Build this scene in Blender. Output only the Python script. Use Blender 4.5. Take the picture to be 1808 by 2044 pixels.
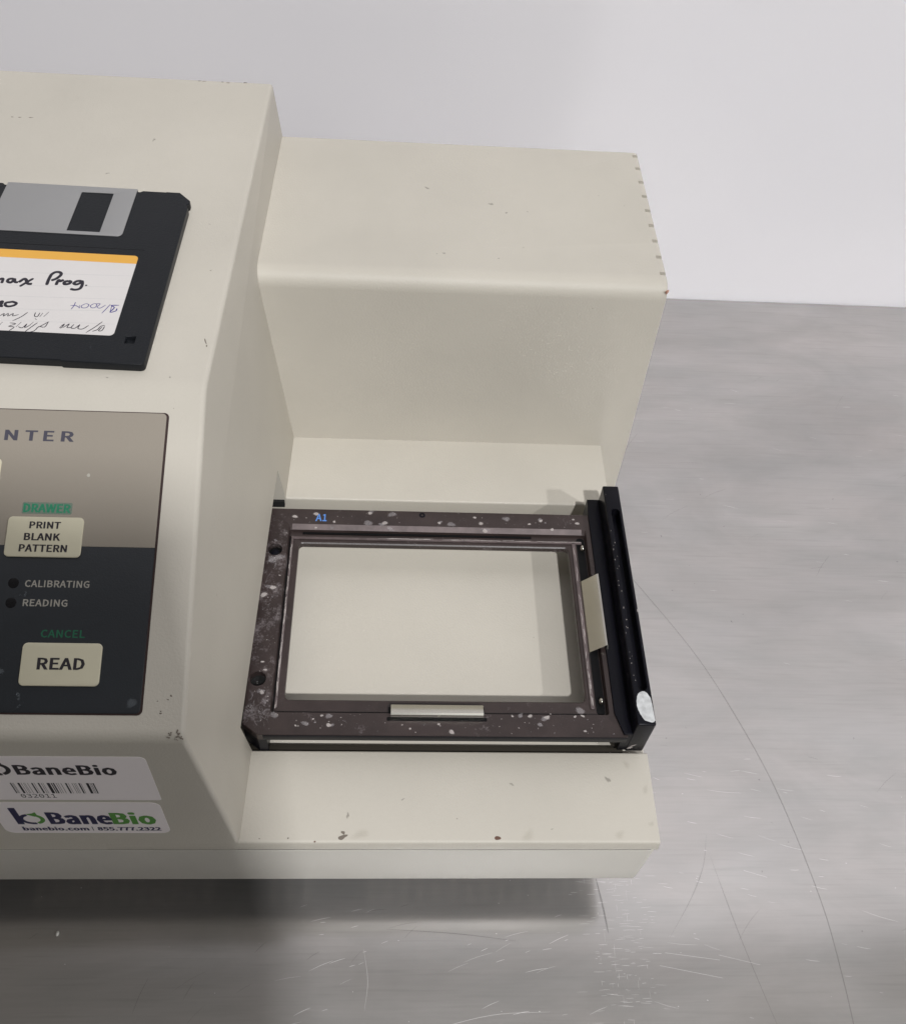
import bpy, bmesh, math, random
from mathutils import Vector, Matrix
random.seed(7)
S = 0.001                      # the scene is laid out in millimetres
SC = bpy.context.scene
COL = SC.collection
for o in list(bpy.data.objects): bpy.data.objects.remove(o)

# ------------------------------------------------------------------ camera
cam = bpy.data.cameras.new('camera'); camo = bpy.data.objects.new('camera', cam); COL.objects.link(camo)
cam.sensor_fit = 'VERTICAL'; cam.sensor_height = 24; cam.sensor_width = 24; cam.lens = 22.3026
cam.clip_start = 0.01; cam.clip_end = 50
R = [[0.997765, -0.02232, -0.06298], [-0.02034, 0.796367, -0.604472], [0.063647, 0.604402, 0.794133]]
M = Matrix(R).to_4x4(); M.translation = Vector((43.954, -113.103, 427.025)) * S
camo.matrix_world = M
SC.camera = camo

# ------------------------------------------------------------------ world and lamps
SC.view_settings.view_transform = 'Standard'; SC.view_settings.look = 'None'
SC.view_settings.exposure = 0.0; SC.view_settings.gamma = 1
SC.cycles.blur_glossy = 0.0; SC.cycles.caustics_reflective = True; SC.cycles.sample_clamp_indirect = 14
W = bpy.data.worlds.new('World'); SC.world = W; W.use_nodes = True
bg = W.node_tree.nodes['Background']
AMB = 0.125
bg.inputs[0].default_value = (1.0, 0.94, 0.84, 1); bg.inputs[1].default_value = AMB

def area(name, loc, target, sx, sy, power, col=(1, 1, 1)):
    l = bpy.data.lights.new(name, 'AREA'); l.shape = 'RECTANGLE'; l.size = sx; l.size_y = sy
    l.energy = power; l.color = col; l.spread = 2.3
    o = bpy.data.objects.new(name, l); COL.objects.link(o)
    o.location = Vector(loc) * S
    d = (Vector(target) - Vector(loc)).normalized()
    o.rotation_euler = d.to_track_quat('-Z', 'Y').to_euler()
    return o
area('ceiling_light', (540, -2159, 3395), (80, 120, 80), 0.12, 0.12, 56.5)
area('ceiling_light', (3000, -2159, 3395), (80, 120, 80), 0.14, 0.14, 35)

# ------------------------------------------------------------------ letter shapes: advance, corner points (thousandths of the letter size) and faces
SANS = {"A":[639,[390,793,667,-23,514,-23,441,212,194,212,119,-23,-28,-23,248,793,375,424,335,553,302,668,333,668,300,553,261,424,233,335,402,335],[[6,10,7],[10,0,7],[10,11,0],[11,1,0],[6,12,10],[12,9,10],[12,9,11],[9,1,11],[8,1,9],[6,13,12],[15,1,8],[6,14,13],[6,4,14],[4,15,14],[4,3,15],[3,1,15],[6,5,4],[2,1,3]]],"B":[690,[337,793,541,747,624,584,590,464,510,403,510,424,618,367,668,224,578,36,354,-23,83,-23,83,793,443,497,477,569,441,645,319,670,226,670,226,467,315,467,476,135,521,229,477,314,335,344,226,344,226,101,334,101],[[10,16,11],[16,0,11],[16,1,0],[16,15,1],[15,14,1],[14,2,1],[10,17,16],[13,2,14],[13,3,2],[12,3,13],[18,3,12],[10,23,17],[23,18,17],[23,3,18],[23,5,3],[5,4,3],[23,6,5],[23,22,6],[22,21,6],[21,7,6],[10,24,23],[20,7,21],[19,7,20],[19,8,7],[25,8,19],[10,25,24],[10,8,25],[10,9,8]]],"C":[669,[139,695,400,808,537,777,647,693,565,594,481,657,406,674,247,599,185,387,245,173,403,96,488,116,582,191,666,93,539,-7,394,-38,137,74,36,385],[[0,2,1],[0,3,2],[17,7,0],[7,6,0],[6,3,0],[6,5,3],[5,4,3],[17,8,7],[17,9,8],[16,9,17],[11,13,12],[16,10,9],[10,13,11],[16,13,10],[16,14,13],[15,14,16]]],"D":[723,[302,793,587,689,685,388,588,85,307,-23,83,-23,83,793,474,178,537,388,474,595,286,668,226,668,226,103,285,103],[[5,11,6],[11,0,6],[11,1,0],[11,10,1],[10,9,1],[9,2,1],[5,12,11],[8,2,9],[8,3,2],[7,3,8],[13,3,7],[5,13,12],[5,3,13],[5,4,3]]],"E":[618,[573,793,573,665,226,665,226,470,518,470,518,340,226,340,226,106,584,106,584,-23,83,-23,83,793],[[10,2,11],[2,0,11],[2,1,0],[10,3,2],[10,6,3],[6,4,3],[6,5,4],[10,7,6],[10,8,7],[10,9,8]]],"G":[723,[142,695,412,808,558,775,669,693,587,594,504,655,420,674,250,598,185,387,247,174,421,96,489,106,533,130,533,295,369,295,369,423,669,423,669,63,556,-10,406,-38,140,74,36,385],[[0,2,1],[0,3,2],[21,7,0],[7,6,0],[6,3,0],[6,5,3],[5,4,3],[21,8,7],[14,16,15],[14,13,16],[13,17,16],[21,9,8],[20,9,21],[12,17,13],[20,10,9],[11,17,12],[10,17,11],[20,17,10],[19,17,20],[19,18,17]]],"I":[309,[226,793,226,-23,83,-23,83,793],[[2,0,3],[2,1,0]]],"K":[678,[226,793,226,407,194,407,516,793,687,793,424,476,715,-23,553,-23,331,361,226,235,226,-23,83,-23,83,793],[[11,0,12],[11,2,0],[2,1,0],[2,4,3],[2,5,4],[2,8,5],[8,6,5],[11,9,2],[9,8,2],[7,6,8],[11,10,9]]],"L":[570,[226,793,226,106,563,106,563,-23,83,-23,83,793],[[4,0,5],[4,1,0],[4,2,1],[4,3,2]]],"N":[759,[218,793,507,296,583,149,549,149,542,245,538,369,538,793,677,793,677,-23,540,-23,253,475,176,622,211,622,217,527,221,405,221,-23,83,-23,83,793],[[16,11,17],[11,0,17],[11,12,0],[12,1,0],[5,7,6],[5,8,7],[16,13,11],[13,10,11],[13,1,12],[16,14,13],[10,1,13],[9,1,10],[16,15,14],[4,8,5],[9,3,1],[3,2,1],[3,8,4],[9,8,3]]],"P":[666,[328,793,551,740,639,544,552,345,333,283,226,283,226,-23,83,-23,83,793,451,443,491,544,449,639,311,668,226,668,226,409,314,409],[[7,13,8],[13,0,8],[13,1,0],[13,12,1],[12,11,1],[11,2,1],[7,14,13],[10,2,11],[10,3,2],[9,3,10],[15,3,9],[7,5,14],[5,15,14],[5,3,15],[5,4,3],[7,6,5]]],"R":[666,[454,461,493,554,454,640,329,668,226,668,226,428,329,428,226,303,226,-23,83,-23,83,793,349,793,556,742,641,556,587,394,474,329,678,-23,515,-23,328,303],[[9,4,10],[4,11,10],[4,12,11],[4,3,12],[3,2,12],[2,13,12],[9,5,4],[1,13,2],[1,14,13],[0,14,1],[6,14,0],[9,7,5],[7,6,5],[7,14,6],[7,15,14],[7,18,15],[18,16,15],[9,8,7],[17,16,18]]],"T":[630,[9,665,9,793,620,793,620,665,387,665,387,-23,242,-23,242,665],[[0,2,1],[0,3,2],[7,3,0],[6,4,7],[4,3,7],[6,5,4]]],"W":[921,[146,793,231,355,254,230,274,124,239,124,262,231,290,356,401,793,527,793,638,356,666,232,689,124,657,124,674,230,695,355,782,793,923,793,754,-23,599,-23,478,459,459,548,444,616,478,616,463,548,443,459,324,-23,171,-23,-2,793],[[26,0,27],[26,1,0],[6,8,7],[6,21,8],[21,22,8],[22,9,8],[14,16,15],[14,17,16],[6,20,21],[23,9,22],[6,24,20],[24,19,20],[24,19,23],[19,9,23],[18,9,19],[6,25,24],[5,25,6],[18,10,9],[26,2,1],[13,17,14],[18,12,10],[12,11,10],[4,3,5],[3,25,5],[26,3,2],[12,17,13],[26,25,3],[18,17,12]]],"a":[591,[131,311,384,378,368,445,291,481,209,464,114,413,54,520,175,583,312,609,481,538,531,354,531,-23,408,-23,399,45,424,45,338,-11,227,-38,91,10,36,150,388,267,226,225,181,152,201,104,256,88,323,105,388,151],[[7,9,8],[6,9,7],[6,3,9],[3,2,9],[2,10,9],[5,4,6],[4,3,6],[1,10,2],[0,10,1],[0,19,10],[19,11,10],[18,20,0],[20,19,0],[25,11,19],[18,21,20],[18,22,21],[24,14,25],[14,11,25],[17,22,18],[23,14,24],[17,23,22],[17,13,23],[13,14,23],[17,15,13],[15,12,13],[15,11,14],[16,15,17],[12,11,15]]],"b":[648,[202,35,194,-23,73,-23,73,860,217,860,217,607,214,550,265,583,371,610,557,522,620,293,540,50,350,-38,256,-16,179,35,441,430,342,479,282,463,217,415,217,139,276,102,329,92,430,144,472,294],[[2,4,3],[2,5,4],[7,9,8],[2,6,5],[6,9,7],[2,18,6],[18,17,6],[17,16,6],[16,9,6],[16,15,9],[15,10,9],[23,10,15],[2,19,18],[22,10,23],[22,11,10],[21,11,22],[2,20,19],[2,14,20],[14,21,20],[14,11,21],[14,0,11],[0,12,11],[2,13,14],[1,13,0],[13,12,0],[2,1,13]]],"c":[537,[118,524,327,609,434,587,528,523,452,423,385,469,336,480,223,427,178,285,222,143,333,91,394,105,471,155,539,50,429,-17,319,-38,113,47,30,285],[[0,2,1],[0,3,2],[17,7,0],[7,6,0],[6,3,0],[6,5,3],[5,4,3],[17,8,7],[16,8,17],[16,9,8],[11,13,12],[16,10,9],[10,13,11],[16,13,10],[16,14,13],[15,14,16]]],"e":[582,[115,522,310,611,498,529,561,320,560,286,554,239,183,239,224,135,341,87,407,98,491,139,547,34,439,-20,325,-38,116,47,30,285,397,446,312,483,222,444,184,354,423,354],[[0,2,1],[0,17,2],[17,16,2],[16,3,2],[15,18,0],[18,17,0],[20,3,16],[15,19,18],[15,20,19],[15,3,20],[15,4,3],[15,5,4],[14,6,15],[6,5,15],[14,7,6],[9,11,10],[14,8,7],[8,11,9],[14,11,8],[13,11,14],[13,12,11]]],"i":[288,[81,815,145,839,209,815,234,752,209,687,145,663,81,687,57,752,217,594,217,-23,73,-23,73,594],[[10,8,11],[10,9,8],[0,2,1],[0,3,2],[7,3,0],[7,4,3],[6,4,7],[5,4,6]]],"m":[972,[196,594,206,511,178,511,258,578,364,609,482,576,527,511,601,575,713,610,861,544,907,364,907,-23,764,-23,764,346,742,449,680,476,625,459,561,403,561,-23,419,-23,419,346,396,449,335,476,280,459,217,403,217,-23,73,-23,73,594],[[7,9,8],[3,5,4],[26,2,27],[2,0,27],[2,1,0],[2,5,3],[2,6,5],[6,9,7],[6,15,9],[15,14,9],[14,10,9],[26,24,2],[24,23,2],[23,22,2],[22,6,2],[22,15,6],[22,16,15],[21,16,22],[21,17,16],[20,17,21],[13,10,14],[26,25,24],[20,18,17],[13,11,10],[19,18,20],[12,11,13]]],"n":[642,[196,594,206,511,179,511,263,578,380,610,530,544,576,364,576,-23,434,-23,434,346,411,448,347,476,281,458,217,403,217,-23,73,-23,73,594],[[3,5,4],[15,2,16],[2,0,16],[2,1,0],[2,5,3],[2,11,5],[11,10,5],[10,6,5],[15,13,2],[13,12,2],[12,11,2],[9,6,10],[15,14,13],[9,7,6],[8,7,9]]],"o":[636,[115,524,318,611,521,524,607,285,521,47,318,-39,116,47,30,285,419,427,318,478,218,427,178,285,218,142,318,92,419,143,460,285],[[0,2,1],[7,10,0],[10,9,0],[9,2,0],[9,8,2],[8,3,2],[7,11,10],[15,3,8],[14,3,15],[7,12,11],[6,12,7],[14,4,3],[13,4,14],[6,13,12],[6,4,13],[5,4,6]]],".":[291,[78,130,146,158,213,130,240,59,213,-11,146,-39,79,-11,52,59],[[0,2,1],[7,2,0],[7,3,2],[6,3,7],[6,4,3],[6,5,4]]],"|":[285,[199,904,199,-316,85,-316,85,904],[[2,0,3],[2,1,0]]],"0":[582,[96,701,292,810,487,701,555,388,487,71,292,-41,96,71,29,388,377,619,292,679,207,619,169,388,207,154,292,93,377,154,415,388],[[0,2,1],[7,10,0],[10,9,0],[9,2,0],[9,8,2],[8,3,2],[7,11,10],[15,3,8],[15,4,3],[6,11,7],[6,12,11],[14,4,15],[6,13,12],[13,4,14],[6,4,13],[6,5,4]]],"1":[582,[241,103,241,631,104,631,104,733,209,760,282,793,384,793,384,103,538,103,538,-23,69,-23,69,103],[[4,6,5],[4,7,6],[3,1,4],[1,7,4],[2,1,3],[0,7,1],[10,0,11],[10,7,0],[10,8,7],[10,9,8]]],"2":[582,[293,348,374,554,345,645,256,681,182,660,97,585,7,673,131,775,270,808,451,740,519,558,431,311,247,103,253,104,317,106,554,106,554,-23,23,-23,23,66],[[7,9,8],[6,9,7],[6,3,9],[3,2,9],[2,10,9],[6,4,3],[5,4,6],[1,10,2],[1,11,10],[0,11,1],[18,11,0],[18,12,11],[13,15,14],[13,16,15],[12,16,13],[18,16,12],[17,16,18]]],"3":[582,[76,187,170,115,269,91,365,123,401,208,357,301,164,345,164,455,337,499,375,585,348,654,269,682,193,663,107,599,24,697,145,779,274,808,451,752,523,593,480,460,385,394,385,415,496,351,549,205,469,26,278,-38,117,-3,-3,88],[[15,17,16],[14,17,15],[14,11,17],[11,18,17],[13,12,14],[12,11,14],[10,18,11],[9,18,10],[9,19,18],[8,19,9],[7,19,8],[7,21,19],[21,20,19],[6,21,7],[6,22,21],[6,5,22],[5,23,22],[4,23,5],[3,23,4],[3,24,23],[27,1,0],[2,24,3],[27,2,1],[27,24,2],[26,24,27],[26,25,24]]],"5":[582,[72,184,164,114,264,91,363,132,405,248,367,359,267,399,211,389,141,351,66,398,94,793,513,793,513,665,221,665,206,502,227,510,298,520,477,455,552,250,468,37,277,-38,117,-4,-5,83],[[9,13,10],[13,11,10],[13,12,11],[9,14,13],[15,17,16],[14,17,15],[9,17,14],[9,6,17],[6,5,17],[5,18,17],[9,7,6],[8,7,9],[4,18,5],[4,19,18],[3,19,4],[22,1,0],[2,19,3],[22,2,1],[22,19,2],[21,19,22],[21,20,19]]],"7":[582,[28,665,28,793,557,793,557,706,380,375,328,-23,181,-23,243,382,387,665],[[0,2,1],[0,3,2],[0,8,3],[8,4,3],[7,4,8],[6,4,7],[6,5,4]]],"8":[582,[72,336,166,415,166,399,95,469,60,588,128,746,296,806,469,743,532,580,494,457,429,384,429,398,516,325,560,183,485,25,294,-38,101,25,23,190,372,653,295,685,225,658,198,587,243,499,340,448,384,502,401,572,365,286,244,346,184,287,158,201,197,117,295,83,385,113,417,187],[[5,7,6],[4,20,5],[20,19,5],[19,7,5],[19,18,7],[18,8,7],[4,21,20],[25,8,18],[3,21,4],[3,22,21],[25,9,8],[24,9,25],[23,9,24],[3,23,22],[2,1,3],[1,23,3],[23,11,9],[11,10,9],[1,11,23],[0,11,1],[0,27,11],[27,12,11],[0,28,27],[26,12,27],[17,28,0],[26,13,12],[17,29,28],[33,13,26],[17,30,29],[16,30,17],[32,13,33],[32,14,13],[16,31,30],[31,14,32],[16,14,31],[15,14,16]]],"9":[582,[110,157,182,104,240,91,354,152,396,322,364,296,257,267,85,336,21,534,93,732,267,809,472,709,550,418,461,69,250,-38,129,-13,26,61,194,645,161,533,191,427,276,388,342,408,409,473,364,631,268,683],[[9,11,10],[8,17,9],[17,24,9],[24,11,9],[24,23,11],[23,12,11],[8,18,17],[22,12,23],[7,18,8],[7,19,18],[21,12,22],[7,20,19],[21,4,12],[4,13,12],[20,4,21],[7,4,20],[6,4,7],[6,5,4],[3,13,4],[16,1,0],[2,13,3],[16,2,1],[16,13,2],[16,14,13],[15,14,16]]]}
MONO = {"0":[1287,[505,783,515,837,545,883,589,914,641,924,696,914,742,883,773,837,783,783,773,729,742,684,696,654,641,643,588,653,544,683,514,728,643,1421,515,1381,424,1262,369,1062,351,778,369,496,424,296,515,177,643,137,773,177,864,296,919,496,937,778,919,1062,864,1262,773,1381,643,1588,863,1537,1021,1383,1117,1129,1149,778,1117,428,1021,174,863,21,643,-30,424,21,266,174,171,428,139,778,171,1129,266,1383,424,1537],[[47,33,32],[46,33,47],[46,16,33],[16,34,33],[46,17,16],[31,34,16],[45,17,46],[31,35,34],[45,18,17],[30,35,31],[45,19,18],[29,35,30],[44,19,45],[29,36,35],[44,20,19],[28,36,29],[3,5,4],[2,5,3],[2,6,5],[1,6,2],[1,7,6],[0,7,1],[0,8,7],[15,8,0],[15,9,8],[43,20,44],[43,21,20],[27,36,28],[27,37,36],[15,10,9],[14,10,15],[14,11,10],[13,11,14],[13,12,11],[43,22,21],[26,37,27],[26,38,37],[42,22,43],[42,23,22],[25,38,26],[42,24,23],[24,38,25],[41,24,42],[24,39,38],[41,39,24],[40,39,41]]],"1":[1287,[282,178,610,178,610,1369,257,1290,257,1482,608,1560,819,1560,819,178,1143,178,1143,0,282,0],[[4,6,5],[4,2,6],[2,7,6],[3,2,4],[1,7,2],[10,1,0],[10,7,1],[10,8,7],[10,9,8]]],"2":[1287,[390,178,1106,178,1106,0,159,0,159,178,342,371,500,541,624,676,702,764,789,879,843,970,870,1050,880,1131,860,1248,803,1336,712,1392,592,1410,495,1402,393,1376,285,1332,171,1271,171,1484,278,1529,383,1562,486,1581,588,1588,795,1557,956,1466,1061,1325,1096,1147,1084,1047,1049,946,988,841,898,725,827,644,729,537,588,387],[[24,26,25],[23,26,24],[22,26,23],[22,27,26],[21,27,22],[20,19,21],[19,18,21],[18,17,21],[17,27,21],[17,16,27],[16,15,27],[15,28,27],[14,28,15],[13,28,14],[13,29,28],[12,29,13],[12,30,29],[11,30,12],[10,30,11],[10,31,30],[9,31,10],[9,32,31],[8,32,9],[8,33,32],[7,33,8],[7,34,33],[6,34,7],[6,35,34],[5,35,6],[5,36,35],[5,0,36],[4,0,5],[3,0,4],[3,1,0],[3,2,1]]],"3":[1287,[811,835,946,778,1046,690,1107,573,1127,430,1091,238,982,92,810,0,582,-30,473,-25,362,-10,252,14,143,47,143,257,249,209,353,174,456,154,559,147,712,167,825,226,895,321,918,451,895,573,825,667,716,727,573,747,413,747,413,920,573,920,703,936,800,984,861,1060,882,1162,863,1268,806,1346,714,1394,590,1410,496,1405,398,1389,296,1363,190,1327,190,1521,310,1550,415,1571,508,1584,590,1588,795,1559,954,1473,1056,1340,1091,1170,1073,1052,1019,956,931,883],[[44,46,45],[43,46,44],[42,46,43],[42,47,46],[41,47,42],[40,39,41],[39,38,41],[38,37,41],[37,47,41],[37,36,47],[36,35,47],[35,48,47],[34,48,35],[33,48,34],[33,49,48],[32,49,33],[32,50,49],[31,50,32],[30,50,31],[30,51,50],[29,51,30],[29,52,51],[28,52,29],[26,28,27],[26,52,28],[26,0,52],[26,1,0],[26,25,1],[25,2,1],[24,2,25],[23,2,24],[23,3,2],[22,3,23],[21,3,22],[21,4,3],[20,4,21],[20,5,4],[19,5,20],[12,14,13],[19,6,5],[18,6,19],[12,15,14],[12,16,15],[17,6,18],[12,17,16],[12,6,17],[12,7,6],[11,7,12],[10,7,11],[10,8,7],[9,8,10]]]}

# ------------------------------------------------------------------ helpers
def mat(name, col, rough=0.5, metal=0.0, grain=0.0, gscale=900, mottle=0.0, mscale=14, spec=0.5, speck=0.0, tint=None, alpha=1.0, soft=False):
    m = bpy.data.materials.new(name); m.use_nodes = True
    nt = m.node_tree; b = nt.nodes['Principled BSDF']; L = nt.links.new
    b.inputs['Base Color'].default_value = (*col, 1); b.inputs['Roughness'].default_value = rough
    b.inputs['Metallic'].default_value = metal; b.inputs['Specular IOR Level'].default_value = spec
    b.inputs['Alpha'].default_value = alpha
    tc = nt.nodes.new('ShaderNodeTexCoord')
    def noise(sc, det=4, ro=0.55):
        n = nt.nodes.new('ShaderNodeTexNoise'); n.inputs['Scale'].default_value = sc
        n.inputs['Detail'].default_value = det; n.inputs['Roughness'].default_value = ro
        L(tc.outputs['Object'], n.inputs['Vector']); return n
    src = None
    if mottle:
        n = noise(mscale, 5); r = nt.nodes.new('ShaderNodeValToRGB')
        r.color_ramp.elements[0].position = 0.3; r.color_ramp.elements[1].position = 0.7
        t = tint or (1, 1, 1)
        r.color_ramp.elements[0].color = (*[c * (1 - mottle) * k for c, k in zip(col, t)], 1)
        r.color_ramp.elements[1].color = (*[min(1, c * (1 + mottle)) for c in col], 1)
        L(n.outputs['Fac'], r.inputs['Fac']); src = r.outputs['Color']
    if speck:
        v = nt.nodes.new('ShaderNodeTexVoronoi'); v.inputs['Scale'].default_value = 60
        L(tc.outputs['Object'], v.inputs['Vector'])
        n2 = noise(45, 2)
        mth = nt.nodes.new('ShaderNodeMath'); mth.operation = 'MULTIPLY'; L(n2.outputs['Fac'], mth.inputs[0]); mth.inputs[1].default_value = 0.075
        ls = nt.nodes.new('ShaderNodeMath'); ls.operation = 'LESS_THAN'; L(v.outputs['Distance'], ls.inputs[0])
        sb = nt.nodes.new('ShaderNodeMath'); sb.operation = 'SUBTRACT'; L(mth.outputs[0], sb.inputs[0]); sb.inputs[1].default_value = 0.026
        L(sb.outputs[0], ls.inputs[1])
        ms = nt.nodes.new('ShaderNodeMath'); ms.operation = 'MULTIPLY'; L(ls.outputs[0], ms.inputs[0]); ms.inputs[1].default_value = speck
        mx = nt.nodes.new('ShaderNodeMix'); mx.data_type = 'RGBA'; L(ms.outputs[0], mx.inputs['Factor'])
        if src: L(src, mx.inputs['A'])
        else: mx.inputs['A'].default_value = (*col, 1)
        mx.inputs['B'].default_value = (0.2, 0.18, 0.14, 1); src = mx.outputs['Result']
    if src: L(src, b.inputs['Base Color'])
    if soft:
        at = nt.nodes.new('ShaderNodeAttribute'); at.attribute_name = 'soft'; ma = nt.nodes.new('ShaderNodeMath'); ma.operation = 'MULTIPLY'
        L(at.outputs['Fac'], ma.inputs[0]); ma.inputs[1].default_value = alpha; L(ma.outputs[0], b.inputs['Alpha'])
    if grain:
        n = noise(gscale, 2); bp = nt.nodes.new('ShaderNodeBump'); bp.inputs['Strength'].default_value = grain
        bp.inputs['Distance'].default_value = 0.0003
        L(n.outputs['Fac'], bp.inputs['Height']); L(bp.outputs['Normal'], b.inputs['Normal'])
    return m

def finish(bm, name, m, parent=None, smooth=32, label=None, kind=None):
    bmesh.ops.recalc_face_normals(bm, faces=bm.faces)
    me = bpy.data.meshes.new(name); bm.to_mesh(me); bm.free()
    me.transform(Matrix.Scale(S, 4))
    return link(name, me, m, parent, smooth, label, kind)

def link(name, me, m, parent=None, smooth=32, label=None, kind=None):
    o = bpy.data.objects.new(name, me); COL.objects.link(o)
    if m is not None:
        me.materials.clear(); me.materials.append(m)
    if smooth:
        for p in me.polygons: p.use_smooth = True
        me.set_sharp_from_angle(angle=math.radians(smooth))
    if parent is not None: adopt(o, parent)
    if label: o['label'] = label
    if kind: o['kind'] = kind
    return o

def world_loc(o):
    v = Vector((0, 0, 0))
    while o: v += o.location; o = o.parent
    return v
def adopt(o, parent):
    o.parent = parent
    o.location = o.location - world_loc(parent)     # every mesh is laid out in room coordinates

def thing(name, loc, label, cat, group=None):
    o = bpy.data.objects.new(name, None); COL.objects.link(o); o.location = Vector(loc) * S
    o.empty_display_size = 0.02; o['label'] = label; o['category'] = cat
    if group: o['group'] = group
    return o

class Frame:
    def __init__(s, o, u, v):
        s.o = Vector(o); s.u = Vector(u).normalized(); s.v = Vector(v).normalized(); s.n = s.u.cross(s.v).normalized()
    def p(s, a, b, n=0): return s.o + s.u * a + s.v * b + s.n * n
    def mat(s):
        m = Matrix((s.u, s.v, s.n)).transposed().to_4x4(); m.translation = s.o; return m

def rrect(a0, a1, b0, b1, r=0.0, k=5):
    rs = r if isinstance(r, (list, tuple)) else [r] * 4            # corners: bottom-left, bottom-right, top-right, top-left
    out = []
    for (cx, cy, sx, sy, t0), rr in zip(((a0, b0, 1, 1, 180), (a1, b0, -1, 1, 270), (a1, b1, -1, -1, 0), (a0, b1, 1, -1, 90)), rs):
        rr = max(rr, 1e-3)
        for i in range(k + 1):
            t = math.radians(t0 + 90 * i / k)
            out.append((cx + sx * rr + rr * math.cos(t), cy + sy * rr + rr * math.sin(t)))
    return out
def circle(cx, cy, r, k=28): return [(cx + r * math.cos(2 * math.pi * i / k), cy + r * math.sin(2 * math.pi * i / k)) for i in range(k)]

def flat_mesh(cu, fr, scale=None, off=(0, 0), n=0):
    tmp = bpy.data.objects.new('tmp', cu); COL.objects.link(tmp)
    dg = bpy.context.evaluated_depsgraph_get(); dg.update()
    me = bpy.data.meshes.new_from_object(tmp.evaluated_get(dg)); bpy.data.objects.remove(tmp); bpy.data.curves.remove(cu)
    return me

def plate(name, fr, outlines, n0, n1, m, parent=None, bevel=0.0, smooth=32, label=None, kind=None, raw=False):
    """flat plate with holes between the offsets n0 and n1 along the frame's normal"""
    cu = bpy.data.curves.new(name, 'CURVE'); cu.dimensions = '2D'; cu.fill_mode = 'BOTH'
    cu.extrude = max((n1 - n0) / 2 - bevel, 0.0); cu.bevel_depth = bevel; cu.bevel_resolution = 2
    cu.offset = -bevel
    for ol in outlines:
        sp = cu.splines.new('POLY'); sp.points.add(len(ol) - 1); sp.use_cyclic_u = True
        for pt, (a, b) in zip(sp.points, ol): pt.co = (a, b, 0, 1)
    me = flat_mesh(cu, fr)
    me.transform(Matrix.Translation((0, 0, (n0 + n1) / 2))); me.transform(fr.mat())
    bm = bmesh.new(); bm.from_mesh(me); bpy.data.meshes.remove(me)
    bmesh.ops.remove_doubles(bm, verts=bm.verts, dist=1e-4)
    if raw: return bm
    return finish(bm, name, m, parent, smooth, label, kind)

def text(body, fr, a0, a1, b0, b1, n, m, parent, name='legend', bold=0.0, label=None, mono=False, spacing=1.0):
    V, F, x = [], [], 0
    for ch in body:
        ad, q, fs = (MONO if mono else SANS)[ch]; k = len(V)
        V += [(q[i] + x, q[i + 1]) for i in range(0, len(q), 2)]; F += [[i + k for i in f] for f in fs]
        x += (ad + (0 if mono else 40)) * spacing
    x0, x1 = min(v[0] for v in V), max(v[0] for v in V); y0, y1 = min(v[1] for v in V), max(v[1] for v in V)
    bm = bmesh.new()
    W_ = [bm.verts.new(fr.p(a0 + (p - x0) / (x1 - x0) * (a1 - a0), b0 + (q - y0) / (y1 - y0) * (b1 - b0), n)) for p, q in V]
    done = set()
    for f in F:
        if frozenset(f) not in done: done.add(frozenset(f)); bm.faces.new([W_[i] for i in f])
    if bold >= 0.016:                                               # heavier type: second strike a hair to each side
        W0, F0 = [w.co.copy() for w in W_], list(done); d = (b1 - b0) * (0.030 if bold < 0.022 else 0.04)
        for k, sgn in enumerate((-1, 1)):
            W2 = [bm.verts.new(c + fr.u * sgn * d + fr.n * 0.006 * (k + 1)) for c in W0]
            for f in F:
                if frozenset(f) in done:
                    try: bm.faces.new([W2[i] for i in f])
                    except ValueError: pass
    return finish(bm, name, m, parent, 0, label)

def spline(pts, k=6):
    if len(pts) < 3: return [Vector(p) for p in pts]
    P = [Vector(p) for p in pts]; P = [P[0] * 2 - P[1]] + P + [P[-1] * 2 - P[-2]]
    out = []
    for i in range(1, len(P) - 2):
        for j in range(k):
            t = j / k; a, b, c, d = P[i - 1], P[i], P[i + 1], P[i + 2]
            out.append(0.5 * ((2 * b) + (c - a) * t + (2 * a - 5 * b + 4 * c - d) * t * t + (3 * b - a - 3 * c + d) * t ** 3))
    out.append(P[-2]); return out

def ridge(bm, fr, pts, w, h, n=0.0, taper=False, k=6):
    """an ink line or scratch: a very low ridge following the points on the frame"""
    lay = bm.verts.layers.float.get('soft') or bm.verts.layers.float.new('soft')
    P = spline([(p[0], p[1], 0) for p in pts], k); prev = None
    for i, p in enumerate(P):
        d = (P[min(i + 1, len(P) - 1)] - P[max(i - 1, 0)]); d = d.normalized() if d.length else Vector((1, 0, 0))
        s = Vector((-d.y, d.x, 0)); ww = w / 2
        if taper: ww *= 0.15 + 0.85 * math.sin(math.pi * (i + 0.3) / (len(P) - 0.4)) ** 0.7
        elif i in (0, len(P) - 1): ww *= 0.55
        row = [bm.verts.new(fr.p(*(p + s * ww).to_2d(), n)), bm.verts.new(fr.p(p.x, p.y, n + h)), bm.verts.new(fr.p(*(p - s * ww).to_2d(), n))]
        row[0][lay] = row[2][lay] = 0.35; row[1][lay] = 1
        if prev:
            for q in (0, 1): bm.faces.new((prev[q], row[q], row[q + 1], prev[q + 1]))
        prev = row

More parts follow.
